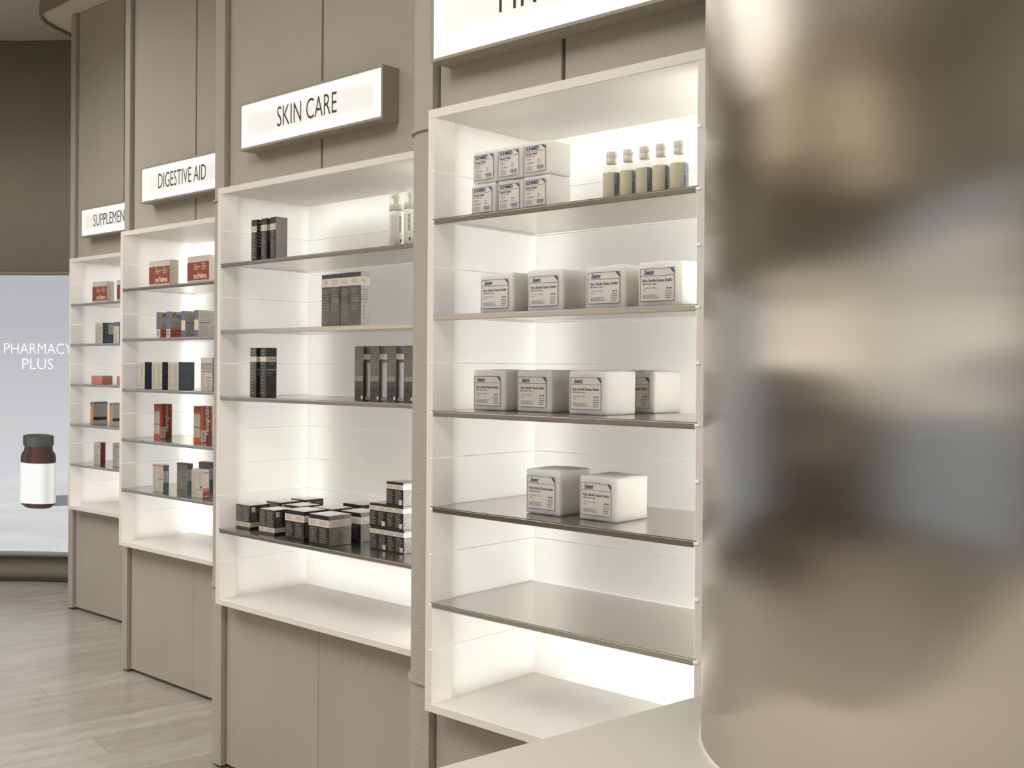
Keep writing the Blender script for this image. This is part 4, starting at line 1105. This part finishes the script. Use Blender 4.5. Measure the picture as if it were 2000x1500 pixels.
def blueside(mb, fn, W=0.098, D=0.032, H=0.132):
    f = fn['front']; g = fn['right']; lines(mb, f, 0.06 * W, 0.46 * W, 0.06 * H, 0.93 * H, 18, P_BGINK, 0.35, 5); lines(mb, f, 0.54 * W, 0.94 * W, 0.06 * H, 0.93 * H, 18, P_BGINK, 0.35, 6)
    rect(mb, shift(f, 0.0003), 0.54 * W, 0.92 * W, 0.46 * H, 0.485 * H, P_DARK); rect(mb, shift(f, 0.0003), 0.0, W, 0.94 * H, 0.99 * H, P_ROSE)
    rect(mb, g, 0.05 * D, 0.85 * D, 0.36 * H, 0.78 * H, P_BWHITE); bars(mb, shift(g, 0.0003), 0.22 * D, 0.55 * D, 0.39 * H, 0.75 * H, 14, P_BAR, False)


for (u, v, nm) in ((0.246, 0.045, 'leftmost beige and blue tablet box on the lowest shelf'), (0.253, 0.172, 'second beige and blue tablet box, standing farther back'), (0.270, 0.285, 'rearmost beige and blue tablet box, behind the pale red one')):
    med(0.096, 0.032, 0.132, (P_BEIGE, P_SLATE, P_BEIGE, P_BEIGE), nm, 'tablet boxes on the lowest shelf', blueside, 'C', u if v < 0.28 else 0.270, v, Z5)


def redfade(mb, fn, W=0.095, D=0.033, H=0.133):
    f = fn['front']; g = fn['right']; lines(mb, f, 0.06 * W, 0.46 * W, 0.08 * H, 0.93 * H, 18, P_BGINK, 0.35, 7); lines(mb, f, 0.54 * W, 0.94 * W, 0.4 * H, 0.93 * H, 12, P_BGINK, 0.35, 8)
    rect(mb, f, 0.8 * W, 0.9 * W, 0.34 * H, 0.43 * H, P_DARK); rect(mb, f, 0.5 * W, 0.95 * W, 0.275 * H, 0.3 * H, P_ORANGE)
    rect(mb, g, 0, D, 0, 0.22 * H, P_RED); rect(mb, g, 0, D, 0.22 * H, 0.36 * H, P_ROSE); rect(mb, g, 0, D, 0.88 * H, 0.9 * H, P_DARK); rect(mb, shift(g, 0.0003), 0.15 * D, 0.85 * D, 0.06 * H, 0.085 * H, P_CREAM)


med(0.095, 0.033, 0.133, (P_BEIGE, P_BEIGE2, P_BEIGE2, P_BEIGE), 'beige tablet box with red lower side, frontmost beside the column', 'tablet boxes on the lowest shelf', redfade, 'C', 0.596, 0.045, Z5)


def d2(mb, fn, W=0.093, D=0.07, H=0.127):
    leaf(W, D, H, None, 90)(mb, fn); f = fn['front']; g = fn['right']; rect(mb, f, 0.6 * W, 0.95 * W, 0.73 * H, 0.75 * H, P_DARK); rect(mb, f, 0.5 * W, 0.95 * W, 0.53 * H, 0.545 * H, P_ORANGE)
    rect(mb, g, 0.52 * D, 0.95 * D, 0.45 * H, 0.93 * H, P_BWHITE); bars(mb, shift(g, 0.0003), 0.66 * D, 0.8 * D, 0.5 * H, 0.9 * H, 14, P_BAR, False); lines(mb, g, 0.06 * D, 0.46 * D, 0.5 * H, 0.94 * H, 8, P_NAVYT, 0.35, 4); lines(mb, g, 0.06 * D, 0.94 * D, 0.08 * H, 0.22 * H, 2, P_NAVYT, 0.5, 5)


med(0.093, 0.07, 0.127, (P_BEIGE, P_NAVY, P_NAVY, P_NAVY), 'beige and navy box with a barcode on the farthest second shelf', 'boxes on the second shelf of the farthest display', d2, 'D', 0.277, 0.03, Z2)


def d2b(mb, fn, W=0.066, D=0.06, H=0.127):
    lines(mb, fn['front'], 0.1 * W, 0.9 * W, 0.05 * H, 0.75 * H, 14, P_BGINK, 0.35, 6); rect(mb, fn['front'], 0, W, 0.8 * H, H, P_SLATE)


med(0.066, 0.06, 0.127, (P_BEIGE2, P_NAVY, P_SLATE, P_SLATE), 'beige box with slate blue top edge on the farthest second shelf', 'boxes on the second shelf of the farthest display', d2b, 'D', 0.498, 0.03, Z2)
for (u, nm) in ((0.233, 'flat pink box fully visible on the farthest third shelf'), (0.540, 'sliver of a flat pink box beside the column')):
    med(0.133, 0.068, 0.052, (P_PINK, P_PINK, P_PINK, P_PINK), nm, 'flat pink boxes', lambda mb, fn: lines(mb, fn['front'], 0.01, 0.12, 0.012, 0.04, 3, P_ROSE, 0.3, 5), 'D', u, 0.03, Z3)


def d4(mb, fn, W=0.032, D=0.097, H=0.141):
    f = fn['front']; g = fn['right']; rect(mb, f, 0.1 * W, 0.9 * W, 0.86 * H, 0.97 * H, P_SLATE)
    rect(mb, g, 0.04 * D, 0.93 * D, 0.2 * H, 0.34 * H, P_DARK); rect(mb, g, 0.06 * D, 0.93 * D, 0.93 * H, 0.965 * H, P_DARK); lines(mb, g, 0.06 * D, 0.92 * D, 0.38 * H, 0.9 * H, 14, P_BGINK, 0.35, 5)


for (u, nm) in ((0.221, 'left orange spined beige box on the farthest fourth shelf'), (0.455, 'right orange spined beige box on the farthest fourth shelf')):
    med(0.032, 0.097, 0.141, (P_AMBER, P_BEIGE, P_BEIGE, P_BEIGE), nm, 'orange spined boxes', d4, 'D', u, 0.03, Z4)


def d5(mb, fn, W=0.081, D=0.034, H=0.14):
    f = fn['front']; lines(mb, f, 0.08 * W, 0.9 * W, 0.08 * H, 0.9 * H, 16, P_BGINK, 0.3, 6); rect(mb, f, 0.55 * W, 0.92 * W, 0.8 * H, 0.86 * H, P_AMBER); rect(mb, f, 0.45 * W, 0.9 * W, 0.4 * H, 0.425 * H, P_ORANGE)


for (u, v, nm) in ((0.211, 0.06, 'beige box with maroon side on the farthest lowest shelf'), (0.368, 0.1, 'beige box cut off by the column on the farthest lowest shelf')):
    med(0.081, 0.034, 0.14, (P_BEIGE, P_MAROON, P_BEIGE, P_BEIGE), nm, 'beige and maroon boxes', d5, 'D', u, v, Z5)
